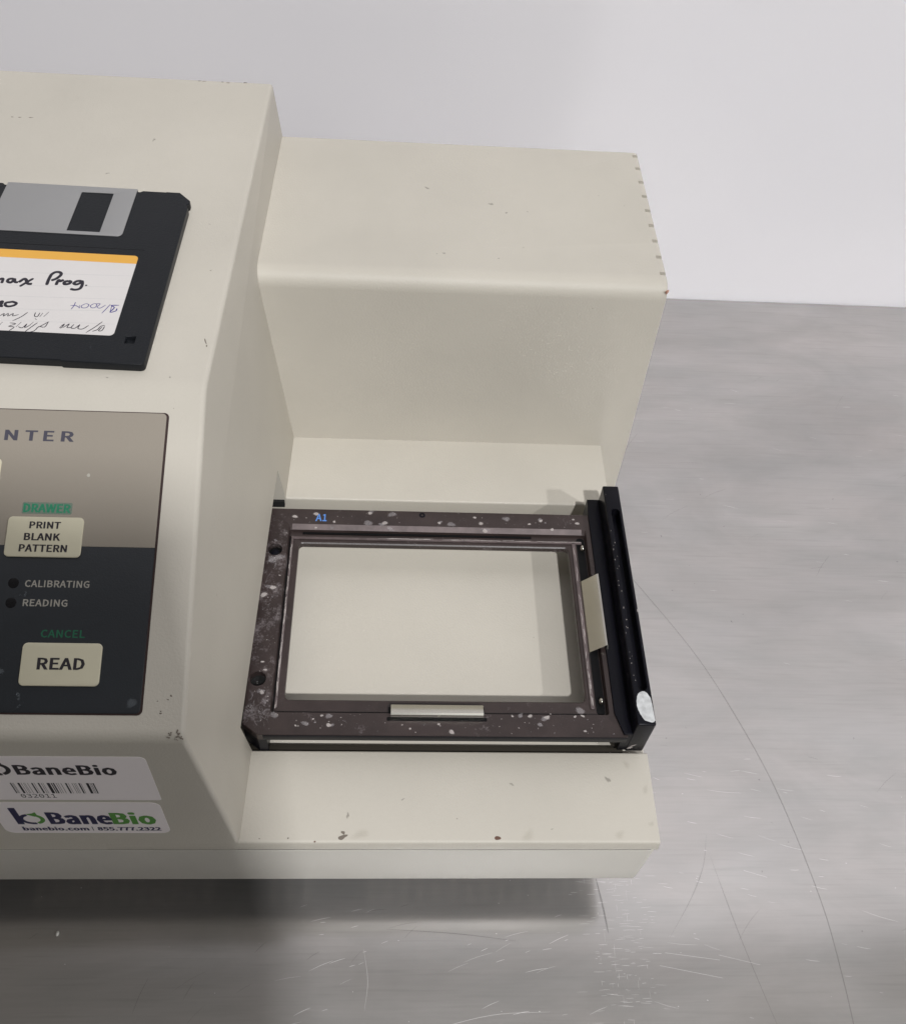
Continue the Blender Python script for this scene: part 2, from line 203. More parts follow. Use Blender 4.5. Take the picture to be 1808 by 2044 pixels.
def blob(bm, fr, a, b, ra, rb, h, rot=0.0, k=14, wob=0.22, n=0.01, rim=0.62):
    lay = bm.verts.layers.float.get('soft') or bm.verts.layers.float.new('soft')
    ph = random.random() * 6; c = bm.verts.new(fr.p(a, b, n + h)); c[lay] = 1; A = []; B = []
    for i in range(k):
        t = 2 * math.pi * i / k
        w = 1 + wob * (0.6 * math.sin(2 * t + ph) + 0.5 * math.sin(3 * t + 2.3 * ph) + random.uniform(-0.5, 0.5) * 0.4)
        for lst, f, hh in ((A, rim, h), (B, 1, 0)):
            x, y = ra * w * f * math.cos(t), rb * w * f * math.sin(t)
            x, y = x * math.cos(rot) - y * math.sin(rot), x * math.sin(rot) + y * math.cos(rot)
            v = bm.verts.new(fr.p(a + x, b + y, n + hh)); v[lay] = 0.9 if f < 1 else 0.0; lst.append(v)
    for i in range(k):
        j = (i + 1) % k; bm.faces.new((c, A[i], A[j])); bm.faces.new((A[i], B[i], B[j], A[j]))

def fillet(pts, k=6):
    """closed polygon [(y, z, radius)] with rounded corners"""
    out = []; N = len(pts)
    for i in range(N):
        p = Vector(pts[i][:2]); r = pts[i][2]
        if r <= 0: out.append(p); continue
        a = (Vector(pts[i - 1][:2]) - p).normalized(); b = (Vector(pts[(i + 1) % N][:2]) - p).normalized()
        ang = a.angle(b); d = r / math.tan(ang / 2); c = p + (a + b).normalized() * (r / math.sin(ang / 2))
        s, e = p + a * d - c, p + b * d - c; t0 = math.atan2(s.y, s.x); dt = math.atan2(e.y, e.x) - t0
        dt = (dt + math.pi) % (2 * math.pi) - math.pi
        for j in range(k + 1):
            t = t0 + dt * j / k; out.append(c + Vector((math.cos(t), math.sin(t))) * r)
    return out

def prism(prof, x0, xr, bev_r=1.5, bev_l=0.0):
    """profile in the yz plane swept from x0 to the right-hand wall xr(y, z)"""
    bm = bmesh.new()
    A = [bm.verts.new((x0, p[0], p[1])) for p in prof]; B = [bm.verts.new((xr(p[0], p[1]), p[0], p[1])) for p in prof]
    N = len(prof); fa = bm.faces.new(A); fb = bm.faces.new(B)
    for i in range(N): bm.faces.new((A[i], A[(i + 1) % N], B[(i + 1) % N], B[i]))
    bmesh.ops.recalc_face_normals(bm, faces=bm.faces)
    if bev_r: bmesh.ops.bevel(bm, geom=list(fb.edges), offset=bev_r, segments=4, profile=0.5, affect='EDGES', clamp_overlap=True)
    return bm

def box(x0, x1, y0, y1, z0, z1, bev=0.0, seg=2, bm=None):
    own = bmesh.new()
    bmesh.ops.create_cube(own, size=1, matrix=Matrix.Translation(((x0 + x1) / 2, (y0 + y1) / 2, (z0 + z1) / 2)) @ Matrix.Diagonal((x1 - x0, y1 - y0, z1 - z0, 1)))
    if bev: bmesh.ops.bevel(own, geom=list(own.edges), offset=bev, segments=seg, profile=0.5, affect='EDGES')
    if bm is None: return own
    me = bpy.data.meshes.new('t'); own.to_mesh(me); bm.from_mesh(me); bpy.data.meshes.remove(me); own.free(); return bm

def cut(o, cutters):
    """carve the cutter solids out of an object"""
    for cb in cutters:
        bmesh.ops.recalc_face_normals(cb, faces=cb.faces)
        me = bpy.data.meshes.new('cutter'); cb.to_mesh(me); cb.free(); me.transform(Matrix.Scale(S, 4))
        c = bpy.data.objects.new('cutter', me); COL.objects.link(c)
        md = o.modifiers.new('cut', 'BOOLEAN'); md.operation = 'DIFFERENCE'; md.solver = 'EXACT'; md.object = c
        dg = bpy.context.evaluated_depsgraph_get(); dg.update()
        new = bpy.data.meshes.new_from_object(o.evaluated_get(dg)); o.modifiers.clear()
        m = o.data.materials[0]; old = o.data; o.data = new; new.materials.clear(); new.materials.append(m)
        bpy.data.objects.remove(c); bpy.data.meshes.remove(me); nm = old.name; bpy.data.meshes.remove(old); new.name = nm
        for p in new.polygons: p.use_smooth = True
        new.set_sharp_from_angle(angle=math.radians(32))

def loops(bm, rings, closed=True):
    V = [[bm.verts.new(p) for p in r] for r in rings]; n = len(V[0])
    for i in range(len(V) if closed else len(V) - 1):
        a, b = V[i], V[(i + 1) % len(V)]
        for j in range(n): bm.faces.new((a[j], a[(j + 1) % n], b[(j + 1) % n], b[j]))

# ------------------------------------------------------------------ materials
BEIGE = (0.502, 0.472, 0.414)
plastic = mat('beige moulded plastic', BEIGE, 0.5, grain=0.30, gscale=1200, mottle=0.05, mscale=13, speck=0.5, spec=0.4)
panmat = mat('pale base plastic', (0.54, 0.52, 0.475), 0.5, grain=0.2, gscale=1300, mottle=0.03, mscale=20, spec=0.4)
black_gap = mat('black cavity fill', (0.006, 0.006, 0.006), 0.9)
def bench_material():
    m = bpy.data.materials.new('worn brushed steel'); m.use_nodes = True
    nt = m.node_tree; b = nt.nodes['Principled BSDF']; L = nt.links.new; N = nt.nodes.new
    tc = N('ShaderNodeTexCoord')
    def noise(sc, rot, stretch, det=5, ro=0.6, dist=0.0):
        mp = N('ShaderNodeMapping'); mp.inputs['Rotation'].default_value = (0, 0, math.radians(rot)); mp.inputs['Scale'].default_value = (stretch[0], stretch[1], 1)
        L(tc.outputs['Object'], mp.inputs['Vector'])
        n = N('ShaderNodeTexNoise'); n.inputs['Scale'].default_value = sc; n.inputs['Detail'].default_value = det; n.inputs['Roughness'].default_value = ro; n.inputs['Distortion'].default_value = dist
        L(mp.outputs['Vector'], n.inputs['Vector']); return n
    def ramp(n, p0, c0, p1, c1):
        r = N('ShaderNodeValToRGB'); e = r.color_ramp.elements; e[0].position = p0; e[1].position = p1; e[0].color = (*c0, 1); e[1].color = (*c1, 1)
        L(n.outputs['Fac'], r.inputs['Fac']); return r
    smear = noise(12, 24, (0.6, 1.5), 5, 0.6, 1.2)           # wiped smears
    cloud = noise(16, -30, (1, 1.6), 3, 0.5)
    fine = noise(90, 1.5, (0.35, 7), 3, 0.6)                # brush lines
    c1 = ramp(smear, 0.3, (0.515, 0.497, 0.482), 0.70, (0.625, 0.604, 0.588))
    c2 = ramp(cloud, 0.3, (0.94, 0.945, 0.95), 0.7, (1.0, 0.985, 0.98))
    wipe = noise(24, -52, (0.5, 2.2), 4, 0.6, 0.6); c5 = ramp(wipe, 0.34, (0.93, 0.94, 0.94), 0.6, (1.0,) * 3)
    hair = noise(420, 15, (0.06, 2.2), 2, 0.5); c3 = ramp(hair, 0.36, (0.90,) * 3, 0.6, (1.0,) * 3)
    hair2 = noise(300, 62, (0.08, 2.0), 2, 0.5); c4 = ramp(hair2, 0.30, (0.88,) * 3, 0.42, (1.0,) * 3)
    m0 = N('ShaderNodeMix'); m0.data_type = 'RGBA'; m0.blend_type = 'MULTIPLY'; m0.inputs['Factor'].default_value = 0.3; L(c2.outputs['Color'], m0.inputs['A']); L(c3.outputs['Color'], m0.inputs['B'])
    m1 = N('ShaderNodeMix'); m1.data_type = 'RGBA'; m1.blend_type = 'MULTIPLY'; m1.inputs['Factor'].default_value = 0.45; L(m0.outputs['Result'], m1.inputs['A']); L(c4.outputs['Color'], m1.inputs['B'])
    mx = N('ShaderNodeMix'); mx.data_type = 'RGBA'; mx.blend_type = 'MULTIPLY'; mx.inputs['Factor'].default_value = 1
    L(c1.outputs['Color'], mx.inputs['A']); m2 = N('ShaderNodeMix'); m2.data_type = 'RGBA'; m2.blend_type = 'MULTIPLY'; m2.inputs['Factor'].default_value = 1.0; L(m1.outputs['Result'], m2.inputs['A']); L(c5.outputs['Color'], m2.inputs['B']); L(m2.outputs['Result'], mx.inputs['B']); L(mx.outputs['Result'], b.inputs['Base Color'])
    rr = ramp(smear, 0.25, (0.13,) * 3, 0.75, (0.165,) * 3); L(rr.outputs['Color'], b.inputs['Roughness'])
    b.inputs['Anisotropic'].default_value = 0.3
    tg = N('ShaderNodeCombineXYZ'); tg.inputs[0].default_value = 1.0; tg.inputs[1].default_value = 0.03; L(tg.outputs[0], b.inputs['Tangent'])
    bp = N('ShaderNodeBump'); bp.inputs['Strength'].default_value = 0.012; bp.inputs['Distance'].default_value = 0.0003
    L(fine.outputs['Fac'], bp.inputs['Height']); L(bp.outputs['Normal'], b.inputs['Normal'])
    b.inputs['Metallic'].default_value = 0.95
    b2 = N('ShaderNodeBsdfPrincipled'); b2.inputs['Metallic'].default_value = 0.8; b2.inputs['Roughness'].default_value = 0.47       # the scuffed, matt share of the surface
    L(mx.outputs['Result'], b2.inputs['Base Color']); ms = N('ShaderNodeMixShader'); ms.inputs[0].default_value = 0.40
    L(b.outputs[0], ms.inputs[1]); L(b2.outputs[0], ms.inputs[2]); L(ms.outputs[0], nt.nodes['Material Output'].inputs['Surface'])
    return m
steel_bench = bench_material()
wallmat = mat('white painted wall', (0.955, 0.945, 0.995), 0.6, grain=0.05, gscale=300, mottle=0.012, mscale=6)
anod = mat('faded brown anodised metal', (0.036, 0.0255, 0.024), 0.36, 0.0, spec=0.33, grain=0.12, gscale=1500, mottle=0.25, mscale=60)
def chalk(m):
    nt = m.node_tree; N = nt.nodes.new; L = nt.links.new; b = nt.nodes['Principled BSDF']; src = b.inputs['Base Color'].links[0].from_socket
    tc = N('ShaderNodeTexCoord'); a = N('ShaderNodeTexNoise'); a.inputs['Scale'].default_value = 110; a.inputs['Detail'].default_value = 8; a.inputs['Roughness'].default_value = .72; L(tc.outputs['Object'], a.inputs['Vector'])
    c = N('ShaderNodeTexNoise'); c.inputs['Scale'].default_value = 1500; c.inputs['Detail'].default_value = 3; L(tc.outputs['Object'], c.inputs['Vector'])
    sx = N('ShaderNodeSeparateXYZ'); L(tc.outputs['Object'], sx.inputs[0]); mr = N('ShaderNodeMapRange'); L(sx.outputs[0], mr.inputs['Value'])
    mr.inputs['From Min'].default_value = 0.004; mr.inputs['From Max'].default_value = -0.002; mr.inputs['To Min'].default_value = 0.0; mr.inputs['To Max'].default_value = 0.10
    s1 = N('ShaderNodeMath'); s1.operation = 'ADD'; L(a.outputs['Fac'], s1.inputs[0]); L(mr.outputs[0], s1.inputs[1])
    m2 = N('ShaderNodeMath'); m2.operation = 'MULTIPLY_ADD'; L(c.outputs['Fac'], m2.inputs[0]); m2.inputs[1].default_value = 0.35; L(s1.outputs[0], m2.inputs[2])
    r = N('ShaderNodeValToRGB'); r.color_ramp.elements[0].position = 0.80; r.color_ramp.elements[1].position = 0.98; r.color_ramp.elements[1].color = (.42, .42, .42, 1); L(m2.outputs[0], r.inputs['Fac'])
    mx = N('ShaderNodeMix'); mx.data_type = 'RGBA'; L(r.outputs['Color'], mx.inputs['Factor']); L(src, mx.inputs['A']); mx.inputs['B'].default_value = (0.34, 0.30, 0.31, 1); L(mx.outputs['Result'], b.inputs['Base Color'])
chalk(anod)
anod_edge = mat('worn anodised edge', (0.11, 0.085, 0.085), 0.5, 0.2, grain=0.2, gscale=1500, mottle=0.3, mscale=150)
black_metal = mat('black anodised metal', (0.0045, 0.0045, 0.0075), 0.32, 0.0, spec=0.14, grain=0.08, gscale=1500, mottle=0.3, mscale=50)
black_soft = mat('black groove metal', (0.004, 0.004, 0.0045), 0.6, spec=0.15)
spring = mat('bright spring steel', (0.60, 0.58, 0.52), 0.17, 1.0, mottle=0.06, mscale=60)
residue = mat('dried white residue', (0.55, 0.50, 0.48), 0.8, mottle=0.2, mscale=400, alpha=0.62, soft=True)
residue_thin = mat('thin chalky film', (0.42, 0.39, 0.40), 0.85, mottle=0.3, mscale=500, alpha=0.36, soft=True)
white_daub = mat('white worn paint', (0.50, 0.51, 0.515), 0.8, grain=0.9, gscale=700, mottle=0.22, mscale=420)
panel_grey = mat('grey keypad film', (0.275, 0.245, 0.205), 0.36, grain=0.12, gscale=1800, mottle=0.02)
panel_navy = mat('dark navy keypad film', (0.019, 0.0225, 0.0275), 0.36, grain=0.12, gscale=1800, mottle=0.08, mscale=40)
keymat = mat('cream key film', (0.60, 0.565, 0.43), 0.4, grain=0.08, gscale=1800, mottle=0.03, mscale=60)
ink_black = mat('black print', (0.022, 0.018, 0.024), 0.55)
ink_slate = mat('slate blue print', (0.052, 0.050, 0.072), 0.5)
ink_green = mat('green print', (0.020, 0.215, 0.115), 0.5)
ink_dkgreen = mat('dull green print', (0.012, 0.12, 0.062), 0.5)
ink_pale = mat('pale grey print', (0.34, 0.325, 0.29), 0.5)
ink_blue = mat('light blue print', (0.09, 0.24, 0.62), 0.5)
lens_black = mat('black lamp lens', (0.004, 0.004, 0.006), 0.25)
sticker = mat('white sticker paper', (0.90, 0.845, 0.85), 0.5, mottle=0.02)
ink_navy = mat('navy sticker print', (0.020, 0.018, 0.075), 0.5)
ink_leaf = mat('leaf green sticker print', (0.10, 0.30, 0.055), 0.5)
disk_black = mat('black disk plastic', (0.0100, 0.0113, 0.0138), 0.42, spec=0.22, grain=0.25, gscale=1600, mottle=0.06, mscale=40)
shutter_mat = mat('grey metal shutter', (0.40, 0.40, 0.40), 0.38, 0.7, grain=0.05, gscale=1600)
paper = mat('white paper label', (0.62, 0.595, 0.585), 0.7, mottle=0.02, mscale=40)
yellow = mat('yellow orange label band', (0.70, 0.37, 0.06), 0.6)
rule_grey = mat('faint grey rule', (0.52, 0.51, 0.51), 0.7)
pen_black = mat('black marker ink', (0.012, 0.009, 0.018), 0.5)
pen_blue = mat('blue pen ink', (0.07, 0.065, 0.22), 0.5)
pen_violet = mat('violet pen ink', (0.03, 0.02, 0.20), 0.5)
chip_dark = mat('chipped grey brown', (0.17, 0.145, 0.12), 0.8)
chip_rust = mat('rusty brown chip', (0.13, 0.07, 0.05), 0.8)
chip_pink = mat('bare reddish chip', (0.42, 0.23, 0.17), 0.8)
scuff = mat('grey scuff', (0.20, 0.185, 0.16), 0.8, alpha=0.34, soft=True)
scr_light = mat('bright scratch', (0.9, 0.88, 0.87), 0.55, 0.5, alpha=0.62, soft=True)
scr_dark = mat('dark scratch', (0.16, 0.15, 0.145), 0.6, 0.3, alpha=0.42, soft=True)

# ------------------------------------------------------------------ the setting
finish(box(-900, 1100, -260, 403.6, -35, 0, 1.0), 'bench_top', steel_bench, kind='structure')
bench = bpy.data.objects['bench_top']
finish(box(-1500, 2500, 403.9, 430, -35, 7000, 1.0), 'wall', wallmat, kind='structure')
GR = Frame((0, 0, 0), (1, 0, 0), (0, 1, 0))

# ------------------------------------------------------------------ the microplate reader
reader = thing('plate_reader', (0, 150, 0), 'large beige laboratory plate reader with keypad and open black drawer on steel bench', 'lab instrument')
WX = lambda y, z: -0.09 + 0.02 * y - 0.1 * z                     # right-hand wall of the tall console
P1, P2 = (109.5, 199.6), (4.7, 158.3)
prof = fillet([(300, 75.4, 0), (-0.9, 75.4, 0), (0, 80.4, 0), (4.7, 158.3, 5), (109.5, 199.6, 16), (300, 199.6, 2.5)], 8)
console = finish(prism(prof, -250, WX, 1.6), 'console_housing', plastic, reader)
cut(console, [box(-60, 5, 35.0, 156.5, 71, 100.4)])
ZF = 75.6
deckp = fillet([(3.0, 64, 0), (3.0, 75.4, 0), (-1.0, 75.4, 0.3), (0, 80.4, 1.2), (35, 80.4, 0.9), (35, ZF, 0), (138, ZF, 0), (141, 69, 0), (156.5, 69, 0), (156.5, 80.4, 1.0), (199, 80.4, 0), (199, 64, 0)], 4)
finish(prism(deckp, -55, lambda y, z: 144.9 if z > 74 else 140.5, 2.0), 'deck', plastic, reader)
XR = lambda y, z: 157 + (174.4 - z) * 0.013
blockp = fillet([(298.9, 41, 0), (298.9, 174.4, 1.5), (198.9, 174.4, 7.5), (193.7, 80.4, 0), (193.7, 41, 0)], 8)
block = finish(prism(blockp, -30, XR, 1.6), 'reader_housing', plastic, reader)
slots = bmesh.new()
for y in (208.2, 219.2, 230.2, 241.2, 252.1, 262.9, 273.9, 284.8, 295.0): box(154.05, 163, y - 1.05, y + 1.05, 96, 180, bm=slots)
cut(block, [slots])
ol = rrect(-248, 144.8, -0.9, 297, [2, 2.6, 3, 3], 6)
finish(plate('base_pan', GR, [ol, rrect(-246, 141.2, 2.6, 294, 1)], 39.9, 74.4, None, raw=True, bevel=0.2), 'base_pan', panmat, reader)
finish(box(-246, 142.5, -0.7, 2.7, 73, 75.9), 'seam_shade_strip', mat('dark seam', (0.018, 0.015, 0.011), .8), reader)  # near-flush dark strip painting in the shade of the open seam gap
finish(box(-245, 140.5, 1.0, 293, 38.6, 40.1), 'underside_plate', black_soft, reader)
rib = mat('dark underside plastic', (0.24, 0.225, 0.20), .6)
for i in range(34):
    if i not in (11, 12, 13, 17, 18, 19): finish(box(-116 + i * 7.6, -113.4 + i * 7.6, 7, 60, 31, 38.7, .4), 'underside_rib', rib, reader)
finish(box(-246.2, 141.4, 2.4, 294.2, 41, 42.5), 'base_floor', panmat, reader)
finish(box(-30, -5.6, 155.0, 156.42, ZF + .1, 79.4), 'slot_shade_fill', black_gap, reader)  # black box added to stand in for the slot's dark cavity
finish(box(-14, -13, 35.3, 156.2, ZF + .1, 100.2), 'slot_shade_fill', black_gap, reader)  # black sheet standing in for the darkness inside the slot
for x, y in ((118, 60), (118, 265), (-200, 60), (-200, 265)):
    finish(plate('foot', GR, [circle(x, y, 11)], 0, 39.8, None, raw=True, bevel=0.8), 'foot', black_soft, reader)

# keypad on the sloping face
PF = Frame((0, P2[0], P2[1]), (1, 0, 0), (0, P1[0] - P2[0], P1[1] - P2[1]))
finish(plate('k', PF, [rrect(-232, -28.75, 6.9, 102.8, 1.6)], -0.3, 0.12, None, raw=True), 'keypad_gasket', mat('dark red brown gasket', (0.03, 0.014, 0.012), 0.7), reader)
kp = finish(plate('k', PF, [rrect(-231, -29.4, 7.4, 57.9, [1.4, 1.4, 0, 0])], -0.2, 0.34, None, raw=True, bevel=0.1), 'keypad_panel', panel_navy, reader, label='dark navy lower keypad panel')
kg = finish(plate('k', PF, [rrect(-231, -29.5, 57.9, 102.5, [0, 0, 1.4, 1.4])], -0.2, 0.34, None, raw=True, bevel=0.1), 'keypad_panel', panel_grey, reader, label='grey upper keypad panel')
for ch, a0, a1 in (('N', -79.2, -75.4), ('T', -72.9, -69.3), ('E', -67.2, -64.2), ('R', -61.7, -57.9)):
    text(ch, PF, a0, a1, 92.0, 95.5, 0.38, ink_slate, kg, bold=0.022)
finish(plate('h', PF, [rrect(-71.0, -55.8, 68.0, 71.8, 0.5)], 0.30, 0.355, None, raw=True), 'legend_backing', mat('pale teal marker', (0.20, 0.30, 0.235), .5, alpha=.55), kg)
text('DRAWER', PF, -70.5, -56.3, 68.5, 71.3, 0.38, ink_green, kg, bold=0.024)
text('CALIBRATING', PF, -67.2, -48.0, 44.9, 47.1, 0.38, ink_pale, kp, bold=0.014)
text('READING', PF, -67.1, -53.9, 39.0, 41.2, 0.38, ink_pale, kp, bold=0.014)
text('CANCEL', PF, -60.7, -47.7, 29.6, 32.0, 0.38, ink_dkgreen, kp, bold=0.014)
def key(a0, a1, b0, b1, lines, label):
    k = finish(plate('k', PF, [rrect(a0, a1, b0, b1, 1.5)], 0.2, 0.95, None, raw=True, bevel=0.3), 'button', keymat, reader, label=label)
    for t, c0, c1, d0, d1, bo in lines: text(t, PF, c0, c1, d0, d1, 1.0, ink_black, k, bold=bo)
key(-74.6, -51.6, 54.2, 67.0, [('PRINT', -67.8, -58.5, 63.2, 65.4, .016), ('BLANK', -69.0, -58.2, 59.4, 61.7, .016), ('PATTERN', -70.1, -55.8, 55.8, 58.1, .016)], 'cream button reading PRINT BLANK PATTERN')
key(-65.4, -42.0, 15.2, 28.0, [('READ', -60.4, -46.7, 20.0, 23.5, .018)], 'cream button reading READ')
key(-102, -78.9, 73.0, 85.8, [], 'cream button cut off by the left edge of the photo')
for b in (46.1, 40.0):
    finish(plate('k', PF, [circle(-70.6, b, 1.62)], 0.2, 0.42, None, raw=True, bevel=0.05), 'indicator_light', lens_black, reader)

# stickers on the console's front
FF = Frame((0, 0, 80.4), (1, 0, 0), (0, 4.7, 77.9))
s1 = finish(plate('s', FF, [rrect(-116, -29.4, 36.0, 66.9, [1, 0.8, 2.2, 2], 5)], -0.1, 0.10, None, raw=True), 'sticker', sticker, reader, label='upper white sticker with black print and barcode')
text('BaneBio', FF, -70.1, -39.8, 54.4, 61.6, 0.13, ink_black, s1, 'print', .02)
def arc(fr, cu, cv, r0, r1, t0, t1, k=16):
    o = [(cu + r1 * math.cos(math.radians(t0 + (t1 - t0) * i / k)), cv + r1 * math.sin(math.radians(t0 + (t1 - t0) * i / k))) for i in range(k + 1)]
    return o + [(cu + r0 * math.cos(math.radians(t1 + (t0 - t1) * i / k)), cv + r0 * math.sin(math.radians(t1 + (t0 - t1) * i / k))) for i in range(k + 1)]
def emblem(par, cu, cv, m1, m2):
    a = plate('e', FF, [arc(FF, cu, cv, 2.75, 4.2, 106, 284)], 0.0, 0.13, None, raw=True)
    me = bpy.data.meshes.new('t')
    b = plate('e', FF, [[(cu - 5.6, cv - 4.2), (cu - 3.4, cv - 4.2), (cu - 3.4, cv + 9), (cu - 5.6, cv + 9)]], 0.0, 0.135, None, raw=True)
    b.to_mesh(me); a.from_mesh(me); b.free(); bpy.data.meshes.remove(me)
    finish(a, 'emblem_stem', m1, par, 0)
    a = plate('e', FF, [arc(FF, cu, cv, 2.75, 4.2, -68, 66)], 0.0, 0.13, None, raw=True); me = bpy.data.meshes.new('t')
    b = plate('e', FF, [[(cu - 1.2, cv + 4.0), (cu + 1.6, cv + 2.0), (cu + 2.5, cv + 3.6), (cu + 2.3, cv + 5.6), (cu + 1.1, cv + 4.6)]], 0.0, 0.14, None, raw=True)
    b.to_mesh(me); a.from_mesh(me); b.free(); bpy.data.meshes.remove(me)
    finish(a, 'emblem_leaf', m2, par, 0)
emblem(s1, -75.6, 58.2, ink_black, ink_black)
bars = [(90, 14), (112, 5), (124, 4), (163, 24), (200, 5), (222, 4), (236, 4), (262, 4), (300, 16), (328, 4), (364, 18), (398, 5), (416, 4), (452, 34), (494, 12), (513, 16), (545, 5), (565, 4), (592, 5), (634, 18), (665, 4), (702, 5), (722, 5), (738, 4), (766, 16), (790, 4), (842, 30), (880, 5), (893, 6), (908, 14)]
bm = bmesh.new()
for x, w in bars:
    a = -74.3 + (x - 90) / 832 * 25.9; w = w / 832 * 25.9 * 0.9
    bm.faces.new([bm.verts.new(FF.p(*q, 0.13)) for q in ((a, 41.1), (a + w, 41.1), (a + w, 48.7), (a, 48.7))])
finish(bm, 'barcode', ink_black, s1, 0)
text('032011', FF, -73.4, -62.4, 37.7, 40.5, 0.13, ink_black, s1, 'print', 0.0, mono=True)
s2 = finish(plate('s', FF, [rrect(-86.2, -30.6, 8.9, 34.0, 3.2, 6)], -0.1, 0.10, None, raw=True), 'sticker', sticker, reader, label='lower white sticker with navy and green print')
text('Bane', FF, -69.2, -48.9, 16.4, 26.2, 0.13, ink_navy, s2, 'print', .024)
text('Bio', FF, -48.3, -34.3, 16.4, 26.4, 0.13, ink_leaf, s2, 'print', .024)
text('banebio.com', FF, -79.9, -58.0, 11.1, 14.3, 0.13, ink_navy, s2, 'print', .026)
text('|', FF, -56.7, -56.4, 11.1, 14.4, 0.13, ink_slate, s2, 'print', 0)
text('855.777.2322', FF, -54.9, -33.6, 11.1, 14.1, 0.13, ink_navy, s2, 'print', .026)
emblem(s2, -74.9, 20.6, ink_navy, ink_leaf)

# ------------------------------------------------------------------ the drawer
def ring(x0, x1, y0, y1, r, z): return [(a, b, z) for a, b in rrect(x0, x1, y0, y1, r, 6)]
def chamfer_ring(e, z):
    pts = rrect(-10.1 + e, 134.6 - e, 35.0 + e, 140.1 - e, 0.6, 6)
    for i in range(7): pts[i] = (-10.1 + e + 6.0 * i / 6, 39.4 + e * 0.6 - 4.4 * i / 6 + (e * 0.4 if i == 6 else 0))
    return [(a, b, z) for a, b in pts]
bm = bmesh.new()
loops(bm, [chamfer_ring(0, 90), chamfer_ring(0, 94.15), chamfer_ring(0.25, 94.4),
           ring(-0.3, 128.4, 44.0, 131.9, 1.0, 94.4), ring(0.0, 128.0, 44.4, 129.6, 1.0, 93.2), ring(0.2, 127.8, 44.6, 129.3, 1.2, 91.6),
           ring(3.6, 121.0, 50.2, 124.2, 2.2, 91.6), ring(4.2, 120.4, 50.7, 123.7, 2.0, 91.2), ring(4.2, 120.4, 50.7, 123.7, 2.0, 88.9)])
drawer = finish(bm, 'drawer_tray', anod, reader)
cut(drawer, [plate('c', GR, [circle(-5.1, 118.3, 3.0)], 85, 99, None, raw=True), plate('c', GR, [circle(-6.1, 57.9, 3.1)], 85, 99, None, raw=True)])
finish(box(-9.6, -4.3, 39.8, 139.5, 80.6, 89.9), 'side_runner', black_soft, drawer)
finish(box(-9.0, 136.0, 35.15, 38.7, ZF + .05, ZF + 2.2, .2), 'pocket_shade_strip', mat('dark pocket shade', (0.03, 0.026, 0.02), .6, spec=.2), drawer)  # dark bar added to paint the shaded band of floor under the tray
finish(box(-2.2, 134.4, 34.86, 35.04, 90.05, 94.1, .04), 'front_edge', black_metal, drawer)
finish(plate('r', GR, [[(-10.0, 39.4), (-4.1, 35.05), (-1.0, 35.05), (-1.0, 39.6)]], 79.5, 89.9, None, raw=True), 'corner_block', black_metal, drawer)
finish(box(-8.6, -2.0, 114.6, 121.9, 89.7, 91.5), 'screw_seat', black_soft, drawer)
finish(box(-9.4, -2.6, 54.4, 61.4, 89.7, 91.0), 'screw_seat', black_gap, drawer)
finish(plate('r', GR, [circle(-5.1, 118.0, 1.9, 16)], 91.5, 92.2, None, raw=True, bevel=0.3), 'screw', black_metal, drawer)
finish(plate('r', GR, [circle(56.8, 137.9, 1.35, 16), circle(56.8, 137.9, 0.6, 6)], 94.2, 94.55, None, raw=True, bevel=0.08), 'screw', black_metal, drawer)
text('A1', GR, 10.7, 15.5, 133.5, 137.3, 94.46, ink_blue, drawer, 'print', .0)
# back rim of the nest: raised worn lip, dark groove with its stepped ends
finish(box(5.5, 104.5, 128.3, 129.2, 91.5, 92.2, 0.15), 'groove', black_soft, drawer)
finish(box(1.0, 126.5, 125.6, 126.9, 91.5, 92.3, 0.3), 'nest_rib', anod_edge, drawer)
finish(box(0.8, 1.9, 47, 127, 91.5, 92.4, 0.35), 'nest_rib', anod_edge, drawer)
b3 = bmesh.new(); b3.faces.new([b3.verts.new(q) for q in ((1, 131.85, 94.42), (126.5, 131.85, 94.42), (126.5, 129.62, 93.26), (1, 129.62, 93.26))])
finish(b3, 'nest_chamfer', anod_edge, drawer)
finish(box(0.1, 0.7, 46, 127, 91.5, 91.9), 'groove', black_soft, drawer)
finish(box(2, 120, 44.7, 45.5, 91.5, 91.8), 'groove', black_soft, drawer)
finish(plate('g', GR, [rrect(124.2, 127.6, 45.2, 129.0, 1.5)], 91.5, 91.75, None, raw=True), 'groove', black_soft, drawer)
finish(plate('g', GR, [rrect(121.9, 123.6, 47.5, 127.0, 0.7)], 91.5, 92.3, None, raw=True, bevel=0.3), 'nest_rib', anod_edge, drawer)
for y in (122.8, 50.4):
    b2 = bmesh.new(); bmesh.ops.create_uvsphere(b2, u_segments=16, v_segments=10, radius=1.0, matrix=Matrix.Translation((126.2, y, 93.0)) @ Matrix.Diagonal((1.0, 1.5, 1.5, 1)))
    finish(b2, 'locating_pin', spring, drawer)
def sheet(section, y0, y1, axis, t=0.45):
    """bent strip: a polyline section given thickness and swept"""
    P = [Vector(p) for p in section]; n = len(P); L_, R_ = [], []
    for i in range(n):
        d = (P[min(i + 1, n - 1)] - P[max(i - 1, 0)]).normalized(); s = Vector((-d.y, d.x)) * t / 2
        L_.append(P[i] + s); R_.append(P[i] - s)
    poly = L_ + R_[::-1]; b = bmesh.new()
    f = (lambda q, w: (w, q.x, q.y)) if axis == 'x' else (lambda q, w: (q.x, w, q.y))
    A = [b.verts.new(f(q, y0)) for q in poly]; B = [b.verts.new(f(q, y1)) for q in poly]
    b.faces.new(A); b.faces.new(B)
    for i in range(len(poly)): b.faces.new((A[i], A[(i + 1) % len(poly)], B[(i + 1) % len(poly)], B[i]))
    return b
